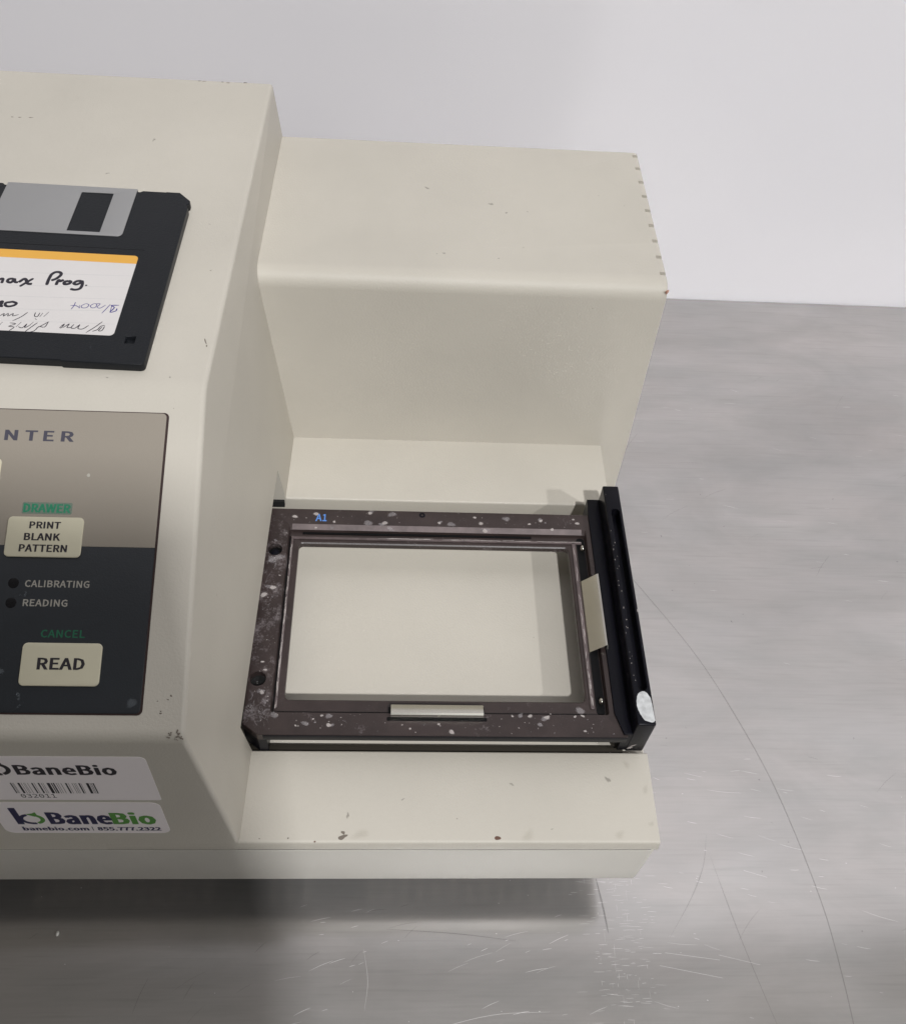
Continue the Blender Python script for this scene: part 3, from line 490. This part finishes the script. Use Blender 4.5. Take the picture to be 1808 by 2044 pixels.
finish(sheet([(42.2, 92.5), (42.0, 95.5), (41.95, 96.6), (42.15, 97.3), (42.7, 97.7), (43.4, 97.6), (46.6, 96.0)], 44.9, 79.7, 'x'), 'spring_clip', spring, drawer, label='bright spring clip on the front rail')
finish(plate('g', GR, [rrect(43.4, 81.2, 40.9, 42.4, 0.4)], 94.3, 94.47, None, raw=True), 'clip_slot', black_soft, drawer)
finish(plate('g', GR, [rrect(43.9, 80.4, 43.9, 46.5, 0.4)], 91.4, 94.46, None, raw=True), 'clip_slot', black_soft, drawer)
finish(sheet([(123.5, 91.0), (126.7, 94.3), (129.9, 97.8), (130.3, 98.0), (130.6, 97.6), (130.7, 94.0)], 72.4, 106.4, 'y'), 'spring_clip', spring, drawer, label='slanted spring clip beside the black end plate')
# end plate
ep = finish(box(136.1, 143.1, 35.6, 149.1, 80.2, 104.2, 0.55, 3), 'end_plate', black_metal, drawer)
cut(ep, [plate('c', GR, [rrect(138.2, 141.9, 49.6, 136.4, 1.8, 8)], 98.5, 108, None, raw=True)])
finish(plate('f', GR, [[(132.9, 35.9), (136.2, 35.9), (136.2, 148.2), (130.6, 148.2), (130.2, 139.8), (130.2, 44.6)]], 80.6, 95.3, None, raw=True, bevel=0.25), 'plate_flange', black_metal, drawer)
EF = Frame((0, 0, 104.2), (1, 0, 0), (0, 1, 0))
dp = [(139.0, 37.4), (141.6, 36.6), (142.7, 37.4), (142.75, 40.2), (142.6, 43.5), (142.3, 46.5), (141.2, 48.6), (139.8, 49.2), (138.2, 48.5), (137.2, 46.6), (136.75, 43.6), (137.3, 40.6), (138.1, 38.8)]
sp = [tuple(p.to_2d()) for p in spline([(x, y, 0) for x, y in dp + dp[:1]], 5)][:-1]
finish(plate('d', EF, [[(x + random.uniform(-.07, .07), y + random.uniform(-.07, .07)) for x, y in sp]], -0.1, 0.12, None, raw=True), 'paint_daub', white_daub, drawer)
FE = Frame((139.6, 35.6, 80.2), (1, 0, 0), (0, 0, 1))
bm = bmesh.new(); blob(bm, FE, -2.2, 3.5, 0.9, 1.7, 0.06, -0.5); blob(bm, FE, -1.2, 5.6, 1.4, 0.5, 0.05, 0.6)
finish(bm, 'residue_mark', residue, drawer, kind='stuff')
# dried splashes on the tray
TF = Frame((0, 0, 94.4), (1, 0, 0), (0, 1, 0))
SPOTS = [(1.8, 135.7, 1.3), (10.8, 137.4, 1.2), (20.1, 136.2, 0.3), (18.8, 133.3, 0.9), (17.9, 130.1, 1.0), (34.1, 138.4, 1.3), (33.4, 133.0, 2.2), (40.6, 133.2, 1.4), (43.7, 138.0, 1.9), (42.4, 130.4, 1.1), (79.7, 137.1, 0.9), (11.1, 129.9, 0.9), (-1.1, 126.8, 0.4), (6.7, 135.1, 0.4), (-5.3, 122.8, 0.9), (-5.7, 113.0, 2.7), (-7.6, 95.6, 1.6), (-5.1, 65.1, 0.8), (-3.7, 61.6, 0.9), (-3.8, 52.1, 1.3), (-1.6, 50.4, 0.4), (-4.2, 99.2, 1.6), (-2.0, 105.1, 0.6), (64.2, 133.8, 1.0), (69.4, 133.2, 1.8), (79.9, 137.2, 0.9), (82.4, 134.0, 1.3), (84.0, 130.0, 1.5), (93.6, 136.8, 1.9), (110.8, 135.1, 0.5), (113.5, 131.5, 1.2), (108.9, 136.1, 1.2), (125.0, 135.1, 1.4), (123.4, 137.2, 0.9), (100.6, 130.8, 0.6), (103.7, 134.2, 0.9), (-5.1, 65.0, 0.7), (-3.7, 61.6, 0.9), (-4.0, 52.0, 1.1), (-1.7, 50.6, 0.4), (1.5, 42.8, 1.7), (9.7, 38.6, 0.7), (13.1, 39.5, 1.7), (16.0, 41.3, 0.7), (16.8, 40.0, 0.6), (19.1, 42.7, 0.7), (21.7, 42.5, 1.7), (21.9, 38.9, 1.1), (21.9, 40.3, 0.3), (-4.2, 44.1, 0.6), (26.3, 42.0, 0.3), (33.3, 43.3, 0.2), (49.2, 39.2, 0.5), (52.2, 37.7, 0.6), (57.6, 39.4, 0.6), (62.9, 39.6, 0.8), (67.7, 36.5, 1.2), (18.9, 37.7, 0.3), (90.9, 43.1, 0.7), (94.0, 43.0, 1.0), (97.7, 43.2, 1.0), (104.1, 42.7, 1.3), (93.1, 38.3, 0.4), (95.5, 40.5, 0.3), (99.2, 40.1, 0.2), (114.9, 43.1, 0.8), (117.9, 43.4, 1.0), (121.6, 40.0, 0.3), (120.9, 38.5, 0.2), (129.0, 36.2, 0.4), (117.1, 45.6, 2.0), (120.9, 38.5, 0.3), (105.6, 44.1, 0.4), (97.2, 40.3, 0.2), (101.2, 39.7, 1.3), (118.2, 37.2, 0.7)]
bm = bmesh.new(); bt = bmesh.new()
for i, (x, y, r) in enumerate(SPOTS):
    tgt = bt if (r > 1.6 or i % 5 == 4) else bm
    blob(tgt, TF, x, y, r * random.uniform(.8, 1.1), r * random.uniform(.5, .85), 0.03, random.uniform(-.6, .6), n=0.04 + 0.004 * i, wob=random.uniform(.08, .3), k=22)
    if r > .9 and i % 2: blob(bt, TF, x + random.uniform(-1, 1) * r, y + random.uniform(-.6, .6) * r, r * random.uniform(.9, 1.7), r * random.uniform(.5, 1.0), 0.02, random.uniform(-.5, .5), n=0.036 + 0.004 * i, wob=.35, k=22)
for i in range(120):
    u = random.random()
    if u < .45: x, y = random.uniform(-8.6, -0.8), random.choice([random.uniform(40, 62), random.uniform(60, 118), random.uniform(84, 112)])
    elif u < .72: x, y = random.uniform(0, 129), random.uniform(36, 43.5)
    else: x, y = random.uniform(0, 129), random.uniform(132, 139.5)
    blob(bm if random.random() < .5 else bt, TF, x, y, random.uniform(.08, .35), random.uniform(.08, .3), 0.02, random.uniform(0, 3), k=7, n=0.03 + 0.0003 * i)
for i in range(70):                                                   # chalky scratches on the left rail
    x, y = random.uniform(-8.8, -1.0), random.choice([random.uniform(40, 52), random.uniform(40, 50), random.uniform(90, 112)])
    if x < -2 and abs(y - 57.9) < 5.5: continue
    ridge(bt, TF, [(x, y), (x + random.uniform(-1, 1), y + random.uniform(-1.6, 1.6)), (x + random.uniform(-1.6, 1.6), y + random.uniform(-2, 2))], random.uniform(.1, .3), 0.02, 0.03, True, 3)
finish(bm, 'residue', residue, drawer, 0, kind='stuff')
finish(bt, 'residue_film', residue_thin, drawer, 0, kind='stuff')
NF = Frame((0, 0, 92.45), (1, 0, 0), (0, 1, 0)); bm = bmesh.new()
for k in range(80):                                                   # worn bright edge of the nest
    y = random.uniform(46, 126); l = random.uniform(.6, 3.2) * (2 if y < 85 else 1)
    ridge(bm, NF, [(1.3 + random.uniform(-.3, .3), y), (1.3 + random.uniform(-.3, .3), min(127, y + l))], random.uniform(.15, .5), 0.03, 0.003 * k, True)
for k in range(50):
    x = random.uniform(34, 124); ridge(bm, NF, [(x, 126.3 + random.uniform(-.3, .3)), (min(126, x + random.uniform(2, 9)), 126.3 + random.uniform(-.3, .3))], random.uniform(.15, .4), 0.03, 0.003 * k, True)
for k in range(34):
    y = random.choice([random.uniform(48, 72), random.uniform(48, 122)]); ridge(bm, NF, [(122.7 + random.uniform(-.5, .5), y), (122.7 + random.uniform(-.4, .4), y + random.uniform(1, 4))], random.uniform(.2, .5), 0.03, 0.003 * k, True)
finish(bm, 'worn_edge', residue, drawer, 0, kind='stuff')
PL = Frame((136.1, 0, 0), (0, 1, 0), (0, 0, 1)); PL.n = Vector((-1, 0, 0)); bm = bmesh.new()
for k in range(60):
    y, z = random.uniform(38, 130), random.uniform(97.6, 103.6); ridge(bm, PL, [(y, z), (y + random.uniform(.3, 2.2), z + random.uniform(-.5, .3))], random.uniform(.08, .22), 0.02, 0.01, True)
finish(bm, 'edge_scratches', residue_thin, drawer, 0, kind='stuff')
bm = bmesh.new()
for k in range(26): blob(bm, EF, random.uniform(136.6, 138.0), random.uniform(52, 146), random.uniform(.08, .25), random.uniform(.1, .4), 0.02, k=7, n=0.02)
blob(bm, EF, 142.75, 85, .25, .9, 0.03, k=8)
finish(bm, 'edge_chips', residue, drawer, 0, kind='stuff')

# ------------------------------------------------------------------ chips and scuffs on the casing
DF = Frame((0, 0, 80.4), (1, 0, 0), (0, 1, 0)); CT = Frame((0, 0, 199.6), (1, 0, 0), (0, 1, 0)); BT = Frame((0, 0, 174.4), (1, 0, 0), (0, 1, 0))
bm = bmesh.new()
blob(bm, DF, 28.4, 2.0, 1.6, 0.8, 0.03, 0.2, wob=.4); blob(bm, DF, 28.6, 3.6, 0.6, 0.7, 0.03, wob=.4); blob(bm, DF, 9.0, 1.6, .3, .3, .02); blob(bm, DF, -1.2, 1.4, .25, .2, .02)
blob(bm, CT, -20.9, 130.6, .25, 1.3, .03, 0.35, wob=.3); blob(bm, CT, -20.2, 128.4, .2, .6, .03, wob=.3); blob(bm, CT, -26.0, 298.2, .7, .4, .03, wob=.4)
for x, y in ((-46, 297.8), (-44, 297.6), (-36, 297.8), (-33.5, 297.4), (-118, 262), (-115, 262), (-110.5, 262.2)): blob(bm, CT, x, y, random.uniform(.5, 1.1), .22, .02, wob=.4)
for i in range(14): blob(bm, PF, -18.6 + random.gauss(0, 1.0), 1.6 + random.gauss(0, .9), random.uniform(.15, .55), random.uniform(.1, .3), .03, random.uniform(0, 3), n=0.02, wob=.4)
for i in range(5): blob(bm, PF, -21.5 + random.gauss(0, 1.4), 9 + random.gauss(0, 3), random.uniform(.15, .3), random.uniform(.15, .5), .03, random.uniform(0, 3), n=0.02, wob=.4)
finish(bm, 'chipped_spots', chip_dark, reader, 0, kind='stuff')
bm = bmesh.new(); blob(bm, DF, 84.7, 1.7, 1.15, .75, .05, -.1, wob=.15); blob(bm, DF, 18.6, 0.35, .35, .3, .03)
finish(bm, 'rust_chips', chip_rust, reader, 0, kind='stuff')
bm = bmesh.new()
for x, y, r in ((56, 262, 1.2), (84.5, 252, 1.3), (91, 246, .8), (100.5, 247.5, .5), (86, 214, .6), (97, 222, .4), (63, 216, .9), (60, 215.5, .5), (134, 262, .4), (145, 255, .4)): blob(bm, BT, x, y, r, r * .6, .015, random.uniform(0, 3), wob=.4)
for x, y, r in ((50, 16, .7), (91, 22, 1.0), (30, 10, 1.2), (128, 24, 1.6), (105, 5, .5)): blob(bm, DF, x, y, r, r * .5, .012, random.uniform(0, 3), wob=.5)
for x, y, r in ((-58, 250, 1.1), (-72, 225, .9), (-28, 195, .5), (-24, 168, .6), (-46, 98 + 30, .4), (-50, 112, .5), (-30, 113, .6)): blob(bm, CT, x, y, r, r * .5, .012, random.uniform(0, 3), wob=.5)
finish(bm, 'scuff_marks', scuff, reader, 0, kind='stuff')
bm = bmesh.new(); grime = mat('yellow brown grime', (0.30, 0.25, 0.16), .7, alpha=0.10, soft=True)
for x, y, r in ((142, 20, 2.2), (142.5, 7, 1.8), (130, 3, 2.6), (96, 2.6, 3.4), (35, 3, 3.6), (136, 30, 2.2)): blob(bm, DF, x, y, r, r * .6, .01, random.uniform(0, 3), wob=.25, k=20, rim=.35)
finish(bm, 'grime', grime, reader, 0, kind='stuff')
bm = bmesh.new(); blob(bm, Frame((156.9, 199.6, 171.5), (1, 0.4, 0), (0.1, 0, 1)), -0.6, 0.4, .75, 1.3, .3, wob=.25)
finish(bm, 'bare_chip', chip_pink, reader, 0, label='reddish chip on the right corner of the rear housing')
SM = mat('grey smear', (0.16, 0.18, 0.20), 0.7, alpha=0.4, soft=True); bm = bmesh.new()
blob(bm, PF, -71.2, 19.5, 1.4, 1.0, .02, n=.36); blob(bm, PF, -32, 10.5, 1.6, 1.7, .02, n=.36)
for i in range(7): blob(bm, PF, -65 + random.gauss(0, 1.4), 11.8 + random.gauss(0, 1.2), random.uniform(.2, .7), random.uniform(.15, .5), .02, random.uniform(0, 3), n=.36, wob=.4)
for i in range(6): blob(bm, PF, -67.6 + random.gauss(0, 1.0), 42.6 + random.gauss(0, 1.2), random.uniform(.2, .5), random.uniform(.15, .4), .02, random.uniform(0, 3), n=.36, wob=.4)
finish(bm, 'panel_smears', SM, reader, 0, kind='stuff')
bm = bmesh.new(); blob(bm, PF, -52.0, 81.0, .55, .55, .04, n=.36, wob=.1)
finish(bm, 'panel_speck', mat('pale speck', (0.42, 0.40, 0.35), .6), reader, 0)

# ------------------------------------------------------------------ the floppy disk on the console
disk = thing('floppy_disk', (-82, 162, 199.6), 'black floppy disk with grey shutter and handwritten label on top of the console', 'floppy disk')
an = math.radians(1.3)
DK = Frame((-38.3, 115.6, 199.6), (math.cos(an), -math.sin(an), 0), (math.sin(an), math.cos(an), 0))
case = [(-89.2, 0), (-27, 0), (-26.4, -0.5), (-1.4, -0.5), (-0.4, -0.1), (0, 0.9), (0, 84.6), (-0.7, 85.4), (-0.7, 86.6), (0, 87.4), (0, 89.2), (-4.6, 94), (-9.6, 94), (-9.9, 93.8), (-18.6, 93.8), (-19.6, 93.0), (-21.5, 93.0), (-70.5, 93.0), (-71.5, 94), (-88.6, 94), (-90, 92.6), (-90, 0.8)]
finish(plate('c', DK, [case, rrect(-8.3, -5.0, 9.2, 12.6, 0.1, 1)], 0.05, 3.3, None, raw=True, bevel=0.35), 'case', disk_black, disk, 0)
finish(plate('c', DK, [rrect(-8.6, -4.7, 8.9, 12.9, 0.1, 1)], 0.1, 1.5, None, raw=True), 'write_protect_tab', disk_black, disk)
finish(plate('c', DK, [rrect(-69.6, -20.7, 64.9, 94.25, [2, 2, .2, .2]), rrect(-41.0, -29.0, 66.7, 90.6, 0.3, 2)], 3.28, 3.56, None, raw=True, bevel=0.06), 'shutter', shutter_mat, disk)
finish(plate('c', DK, [rrect(-69.6, -20.7, 93.9, 94.25, .05, 1)], 0.4, 3.4, None, raw=True), 'shutter_edge', shutter_mat, disk)
bm = bmesh.new(); ridge(bm, DK, [(-86, 58.0), (-11, 58.0)], 0.5, 0.05, 3.3)
finish(bm, 'label_recess', black_soft, disk, 0)
lab = finish(plate('c', DK, [rrect(-77.5, -12.4, 12.4, 54.4, 1.6)], 3.25, 3.36, None, raw=True), 'label', paper, disk)
finish(plate('c', DK, [rrect(-77.5, -12.4, 50.0, 54.45, [0, 0, 1.6, 1.6])], 3.3, 3.385, None, raw=True), 'label_band', yellow, lab)
HF = Frame((0, 0, 199.6 + 3.365), (1, 0, 0), (0, 1, 0))
THICK= [[(-94.44,154.37),(-93.71,155.2),(-93.12,154.84),(-93.07,152.71)],[(-89.67,155.39),(-91.16,155.05),(-91.31,153.8),(-90.14,153.28),(-89.46,154.56),(-89.32,155.26),(-88.78,153.7),(-87.63,153.52)],[(-87.48,153.53),(-86.26,155.34),(-85.38,155.09),(-84.32,153.07),(-82.79,152.96)],[(-83.03,155.93),(-84.96,153.53),(-86.63,151.36)],[(-77.83,152.6),(-77.79,155.83),(-77.45,158.77)],[(-77.8,157.94),(-76.43,159.64),(-74.78,159.63),(-74.22,158.3),(-75.34,156.22),(-76.84,155.14)],[(-74.66,152.78),(-74.54,154.77),(-74.18,155.54),(-73.71,154.87),(-72.66,155.83)],[(-70.85,155.24),(-72.08,154.67),(-71.89,153.48),(-70.53,153.76),(-70.08,154.78),(-71.03,155.33)],[(-66.46,155.49),(-68.01,155.3),(-68.86,154.11),(-67.94,153.51),(-66.77,154.38),(-66.35,155.4),(-65.89,153.53),(-66.24,151.44),(-67.81,150.71),(-69.47,151.1)],[(-64.8,153.15),(-64.14,153.33)],[(-91.19,142.17),(-90.78,143.28),(-90.28,143.12),(-90.37,141.12),(-89.48,140.98)],[(-87.52,143.18),(-88.95,142.77),(-88.96,141.58),(-87.87,140.93),(-86.17,141.49),(-85.53,142.62),(-86.95,143.35),(-87.8,143.07)]]
BLUE= [[(-66.18,144.38),(-66.34,142.4),(-66.92,140.59)],[(-67.53,142.52),(-65.59,142.5),(-64.11,141.39)],[(-64.44,142.92),(-64.36,141.26)],[(-62.56,143.8),(-63.85,142.54),(-63.37,141.55),(-61.94,141.75),(-61.47,143.2),(-62.56,143.8)],[(-59.87,143.95),(-60.9,142.7),(-60.19,141.72),(-59.09,142.02),(-58.9,143.58),(-59.87,143.95)],[(-59.25,143.8),(-57.79,143.88),(-58.55,142.23),(-57.43,141.69),(-55.86,143.39)],[(-54.39,143.83),(-55.3,141.51),(-56.37,139.09)]]
PURPLE= [[(-51.4,143.51),(-54.08,143.24),(-52.72,142.24),(-53.81,139.81),(-52.0,140.5),(-51.78,141.82)],[(-53.75,143.14),(-53.75,139.93)]]
BLACK= [[(-78.14,138.4),(-78.1,136.65),(-77.08,136.36),(-76.66,138.31)],[(-75.64,138.36),(-76.3,136.28)],[(-73.84,138.87),(-75.05,136.35)],[(-77.65,135.4),(-76.92,134.74)],[(-89.5,135.88),(-88.19,137.4),(-88.19,135.95),(-86.88,137.47),(-86.7,136.03),(-85.26,137.56),(-85.17,136.28),(-83.35,137.08)],[(-80.69,138.39),(-82.31,135.97),(-84.62,133.82)],[(-85.2,132.82),(-83.15,132.47),(-85.25,131.1),(-83.31,130.86),(-84.52,128.98)],[(-81.6,133.41),(-82.75,130.89)],[(-82.05,131.09),(-80.61,130.6),(-79.6,132.65),(-79.87,130.64),(-78.26,132.26)],[(-76.3,133.39),(-77.89,131.02),(-79.43,128.56)],[(-77.68,133.61),(-78.82,131.43)],[(-72.73,134.04),(-73.64,133.07),(-75.62,131.02)],[(-72.89,133.57),(-73.6,131.24),(-75.43,131.49),(-76.37,129.39),(-77.99,128.63)],[(-87.65,133.09),(-88.32,131.34)],[(-68.54,131.5),(-67.42,133.27),(-68.03,131.24),(-68.67,131.38)],[(-67.56,131.32),(-65.84,133.36),(-66.27,131.5),(-64.69,131.58)],[(-64.27,133.15),(-64.92,131.4),(-63.57,131.29),(-62.39,133.24)],[(-62.33,132.96),(-62.61,131.23),(-61.04,131.02),(-59.41,132.88)],[(-55.28,134.94),(-57.27,132.07),(-59.62,129.27)],[(-54.12,133.15),(-55.47,132.62),(-56.1,130.99),(-57.68,129.99)],[(-54.87,132.48),(-55.68,130.44),(-54.61,130.6),(-54.11,132.69)]]
LINES= [[(-95.83,158.84),(-87.14,158.92),(-70.74,158.94),(-50.42,159.17)],[(-94.0,151.84),(-72.02,152.33),(-50.4,153.05)],[(-92.56,146.31),(-73.38,146.38),(-50.04,146.63)],[(-90.88,139.89),(-71.93,139.98),(-50.01,140.66)],[(-89.34,133.97),(-67.96,134.01),(-50.33,133.88)]]

for nm, lst, w, m, h in (('marker_writing', THICK, 1.12, pen_black, .05), ('pen_writing', BLUE, 0.3, pen_blue, .03), ('pen_writing', PURPLE, 0.42, pen_violet, .035), ('pen_writing', BLACK, 0.33, pen_black, .03), ('ruled_line', LINES, 0.18, rule_grey, .012)):
    bm = bmesh.new()
    for i, s in enumerate(lst):
        ridge(bm, HF, s, w * (1 if nm != 'marker_writing' else random.uniform(.9, 1.1)), h, 0.002 + 0.001 * i, k=6 if nm == 'marker_writing' else 3)
    finish(bm, nm, m, lab, 0)

# ------------------------------------------------------------------ bench wear and crumb
crumb = bmesh.new(); bmesh.ops.create_icosphere(crumb, subdivisions=2, radius=0.9, matrix=Matrix.Translation((-89.8, -11.2, 0.7)) @ Matrix.Diagonal((0.8, 1.15, 0.75, 1)))
for v in crumb.verts: v.co += Vector((random.uniform(-.08, .08) for _ in range(3)))
o = finish(crumb, 'crumb', mat('white crumb', (0.75, 0.74, 0.7), .7)); o['label'] = 'tiny white crumb lying on the dark steel bench in front of the console'; o['category'] = 'crumb'
bl = bmesh.new(); bd = bmesh.new()
ridge(bd, GR, [(172, 172), (178.3, 163.1), (201.8, 122.1), (218, 82), (228.5, 46.3), (236.1, 1.2), (237.5, -30), (236.9, -60)], 0.42, 0.015, .01)
ridge(bd, GR, [(190, 30), (186, 16), (178, 2), (166, -14)], 0.24, 0.012, .012, True)
ridge(bd, GR, [(190, 20), (197, -15), (207, -55)], 0.28, 0.012, .016, True)
ridge(bd, GR, [(136.6, 12), (138.6, -2), (139.6, -12)], 0.9, 0.015, .018, True)
ridge(bd, GR, [(45, -10), (75, -12), (100, -15)], .3, .01, .02, True)
def scratch(x, y, ang, l, w, cur=0.0, tgt=bl):
    a = math.radians(ang); d = Vector((math.cos(a), math.sin(a))); s = Vector((-d.y, d.x)); c = Vector((x, y))
    ridge(tgt, GR, [tuple(c - d * l / 2), tuple(c + s * cur * l), tuple(c + d * l / 2)], w, 0.012, 0.01 + 0.00002 * random.randint(0, 900), True)
for i in range(46):                                                   # rising strokes in front of the deck
    scratch(random.uniform(5, 132), random.uniform(-60, 0), random.gauss(16, 6), random.uniform(2, 14) * random.random() + 1.5, random.uniform(.1, .28), .02)
for i in range(240):                                                  # short cross hatching below the right corner
    scratch(random.gauss(144, 8), random.uniform(-66, 14), random.choice([0, 2, -3, 5, 88, 1]), random.uniform(.8, 5), random.uniform(.06, .16))
for i in range(60):                                                   # falling strokes at the right
    scratch(random.uniform(150, 300), random.uniform(-70, 60), random.gauss(-12, 6), random.uniform(1.5, 16) * random.random() + 1, random.uniform(.07, .24), -.02)
for i in range(60):
    scratch(random.uniform(160, 420), random.uniform(40, 330), random.gauss(-6, 10), random.uniform(2, 9), random.uniform(.07, .2))
for i in range(26): scratch(random.uniform(160, 420), random.uniform(-60, 330), random.gauss(20, 30), random.uniform(3, 22), random.uniform(.1, .3), .03, bd)
for i in range(16): scratch(random.uniform(-100, 130), random.uniform(-60, 0), random.gauss(35, 20), random.uniform(3, 16), random.uniform(.1, .25), .03, bd)
for a in ([(40, -58), (62, -49), (88, -43), (112, -42)], [(55, -62), (85, -56), (110, -54)], [(183, -50), (214, -58)], [(186, -21), (203, -25)], [(160, -25), (186, -30)], [(163, -20), (186, -23)], [(204, 14), (214, 11)], [(36, -18), (38, -30), (37, -41)]):
    ridge(bl, GR, a, .2, .014, .03, True)
for i in range(40): blob(bl, GR, random.uniform(-100, 300), random.uniform(-60, 60), random.uniform(.1, .4), random.uniform(.1, .3), .012, k=7, n=.012)
for i in range(24): blob(bd, GR, random.uniform(150, 330), random.uniform(-50, 300), random.uniform(.2, .9), random.uniform(.15, .5), .012, random.uniform(0, 3), k=9, n=.012)
finish(bl, 'light_scratches', scr_light, bench, 0, kind='stuff')
finish(bd, 'dark_scratches', scr_dark, bench, 0, kind='stuff')

# ------------------------------------------------------------------ the photographer, standing behind the camera at the bench
finish(box(-1500, 1800, -2600, 420, -930, -900, 1.0), 'floor', mat('grey vinyl floor', (0.30, 0.29, 0.28), 0.5, mottle=0.1, mscale=5), kind='structure')
cloth = mat('dark navy work clothes', (0.035, 0.04, 0.055), 0.85, grain=0.3, gscale=700); skin_m = mat('skin', (0.45, 0.27, 0.2), 0.55); hair_slab_m = mat('dark hair slab', (0.02, 0.015, 0.012), 0.6)
person = thing('person', (14, -430, -900), 'person in dark navy clothes standing at the bench and leaning in to photograph it', 'person')
def grow(name, pts, edges, m, sub=2):
    me = bpy.data.meshes.new(name); me.from_pydata([Vector(p[:3]) * S for p in pts], edges, []); o = bpy.data.objects.new(name, me); COL.objects.link(o)
    sk = o.modifiers.new('skin', 'SKIN'); 
    for v, p in zip(me.skin_vertices[0].data, pts): v.radius = (p[3] * S, (p[4] if len(p) > 4 else p[3]) * S)
    me.skin_vertices[0].data[0].use_root = True
    sb = o.modifiers.new('sub', 'SUBSURF'); sb.levels = sub; sb.render_levels = sub
    dg = bpy.context.evaluated_depsgraph_get(); dg.update(); new = bpy.data.meshes.new_from_object(o.evaluated_get(dg))
    bpy.data.objects.remove(o); return link(name, new, m, person, 60)
X0 = 14
pts = [(X0, -470, 20, 150, 110), (X0, -470, 200, 140, 105), (X0, -460, 350, 165, 110), (X0, -445, 470, 150, 95), (X0, -430, 560, 60, 60), (X0, -415, 665, 52, 55),
       (X0, -400, 720, 62, 80), (X0, -400, 765, 72, 80), (X0, -415, 800, 60, 62),
       (X0 - 165, -450, 460, 58), (X0 - 212, -455, 290, 46), (X0 - 205, -430, 80, 38), (X0 - 200, -415, 10, 30),
       (X0 + 165, -450, 460, 58), (X0 + 212, -455, 290, 46), (X0 + 205, -430, 80, 38), (X0 + 200, -415, 10, 30),
       (X0 - 90, -475, -60, 92), (X0 - 95, -465, -440, 62), (X0 - 95, -480, -830, 45), (X0 - 95, -400, -870, 38),
       (X0 + 90, -475, -60, 92), (X0 + 95, -465, -440, 62), (X0 + 95, -480, -830, 45), (X0 + 95, -400, -870, 38)]
edges = [(0, 1), (1, 2), (2, 3), (3, 4), (4, 5), (5, 6), (6, 7), (7, 8), (3, 9), (9, 10), (10, 11), (11, 12), (3, 13), (13, 14), (14, 15), (15, 16), (0, 17), (17, 18), (18, 19), (19, 20), (0, 21), (21, 22), (22, 23), (23, 24)]
def hand(sx, wi):
    x, n = X0 + sx * 200, len(pts)
    pts.append((x, -410, -42, 15, 30)); edges.append((wi, n))
    for k, (dy, ln) in enumerate(((-27, 66), (-9, 76), (9, 72), (26, 56))):
        m = len(pts); pts.extend([(x, -410 + dy * .9, -78, 9), (x - sx * 6, -408 + dy, -78 - ln * .55, 8), (x - sx * 20, -405 + dy, -78 - ln, 6.5)])
        edges.extend([(n, m), (m, m + 1), (m + 1, m + 2)])
    m = len(pts); pts.extend([(x - sx * 14, -376, -30, 10), (x - sx * 24, -362, -66, 9), (x - sx * 27, -360, -88, 7)]); edges.extend([(n, m), (m, m + 1), (m + 1, m + 2)])
hand(-1, 12); hand(1, 16)
body = grow('body', pts, edges, cloth); body.data.materials.append(skin_m)
for p in body.data.polygons:
    if p.center.z > 0.585 or (-0.2 < p.center.z < 0.0 and abs(p.center.x - X0 * S) > 0.165): p.material_index = 1

finish(plate('h', Frame((0, -405, 560), (1, 0, 0), (0, 0, 1)), [rrect(-70, 97, 0, 280, [20, 14, 12, 30], 8)], -26, 10, None, raw=True, bevel=5), 'hair', hair_slab_m, person)  # flat unseen slab, shaped to block the lamp along the head's shadow edge
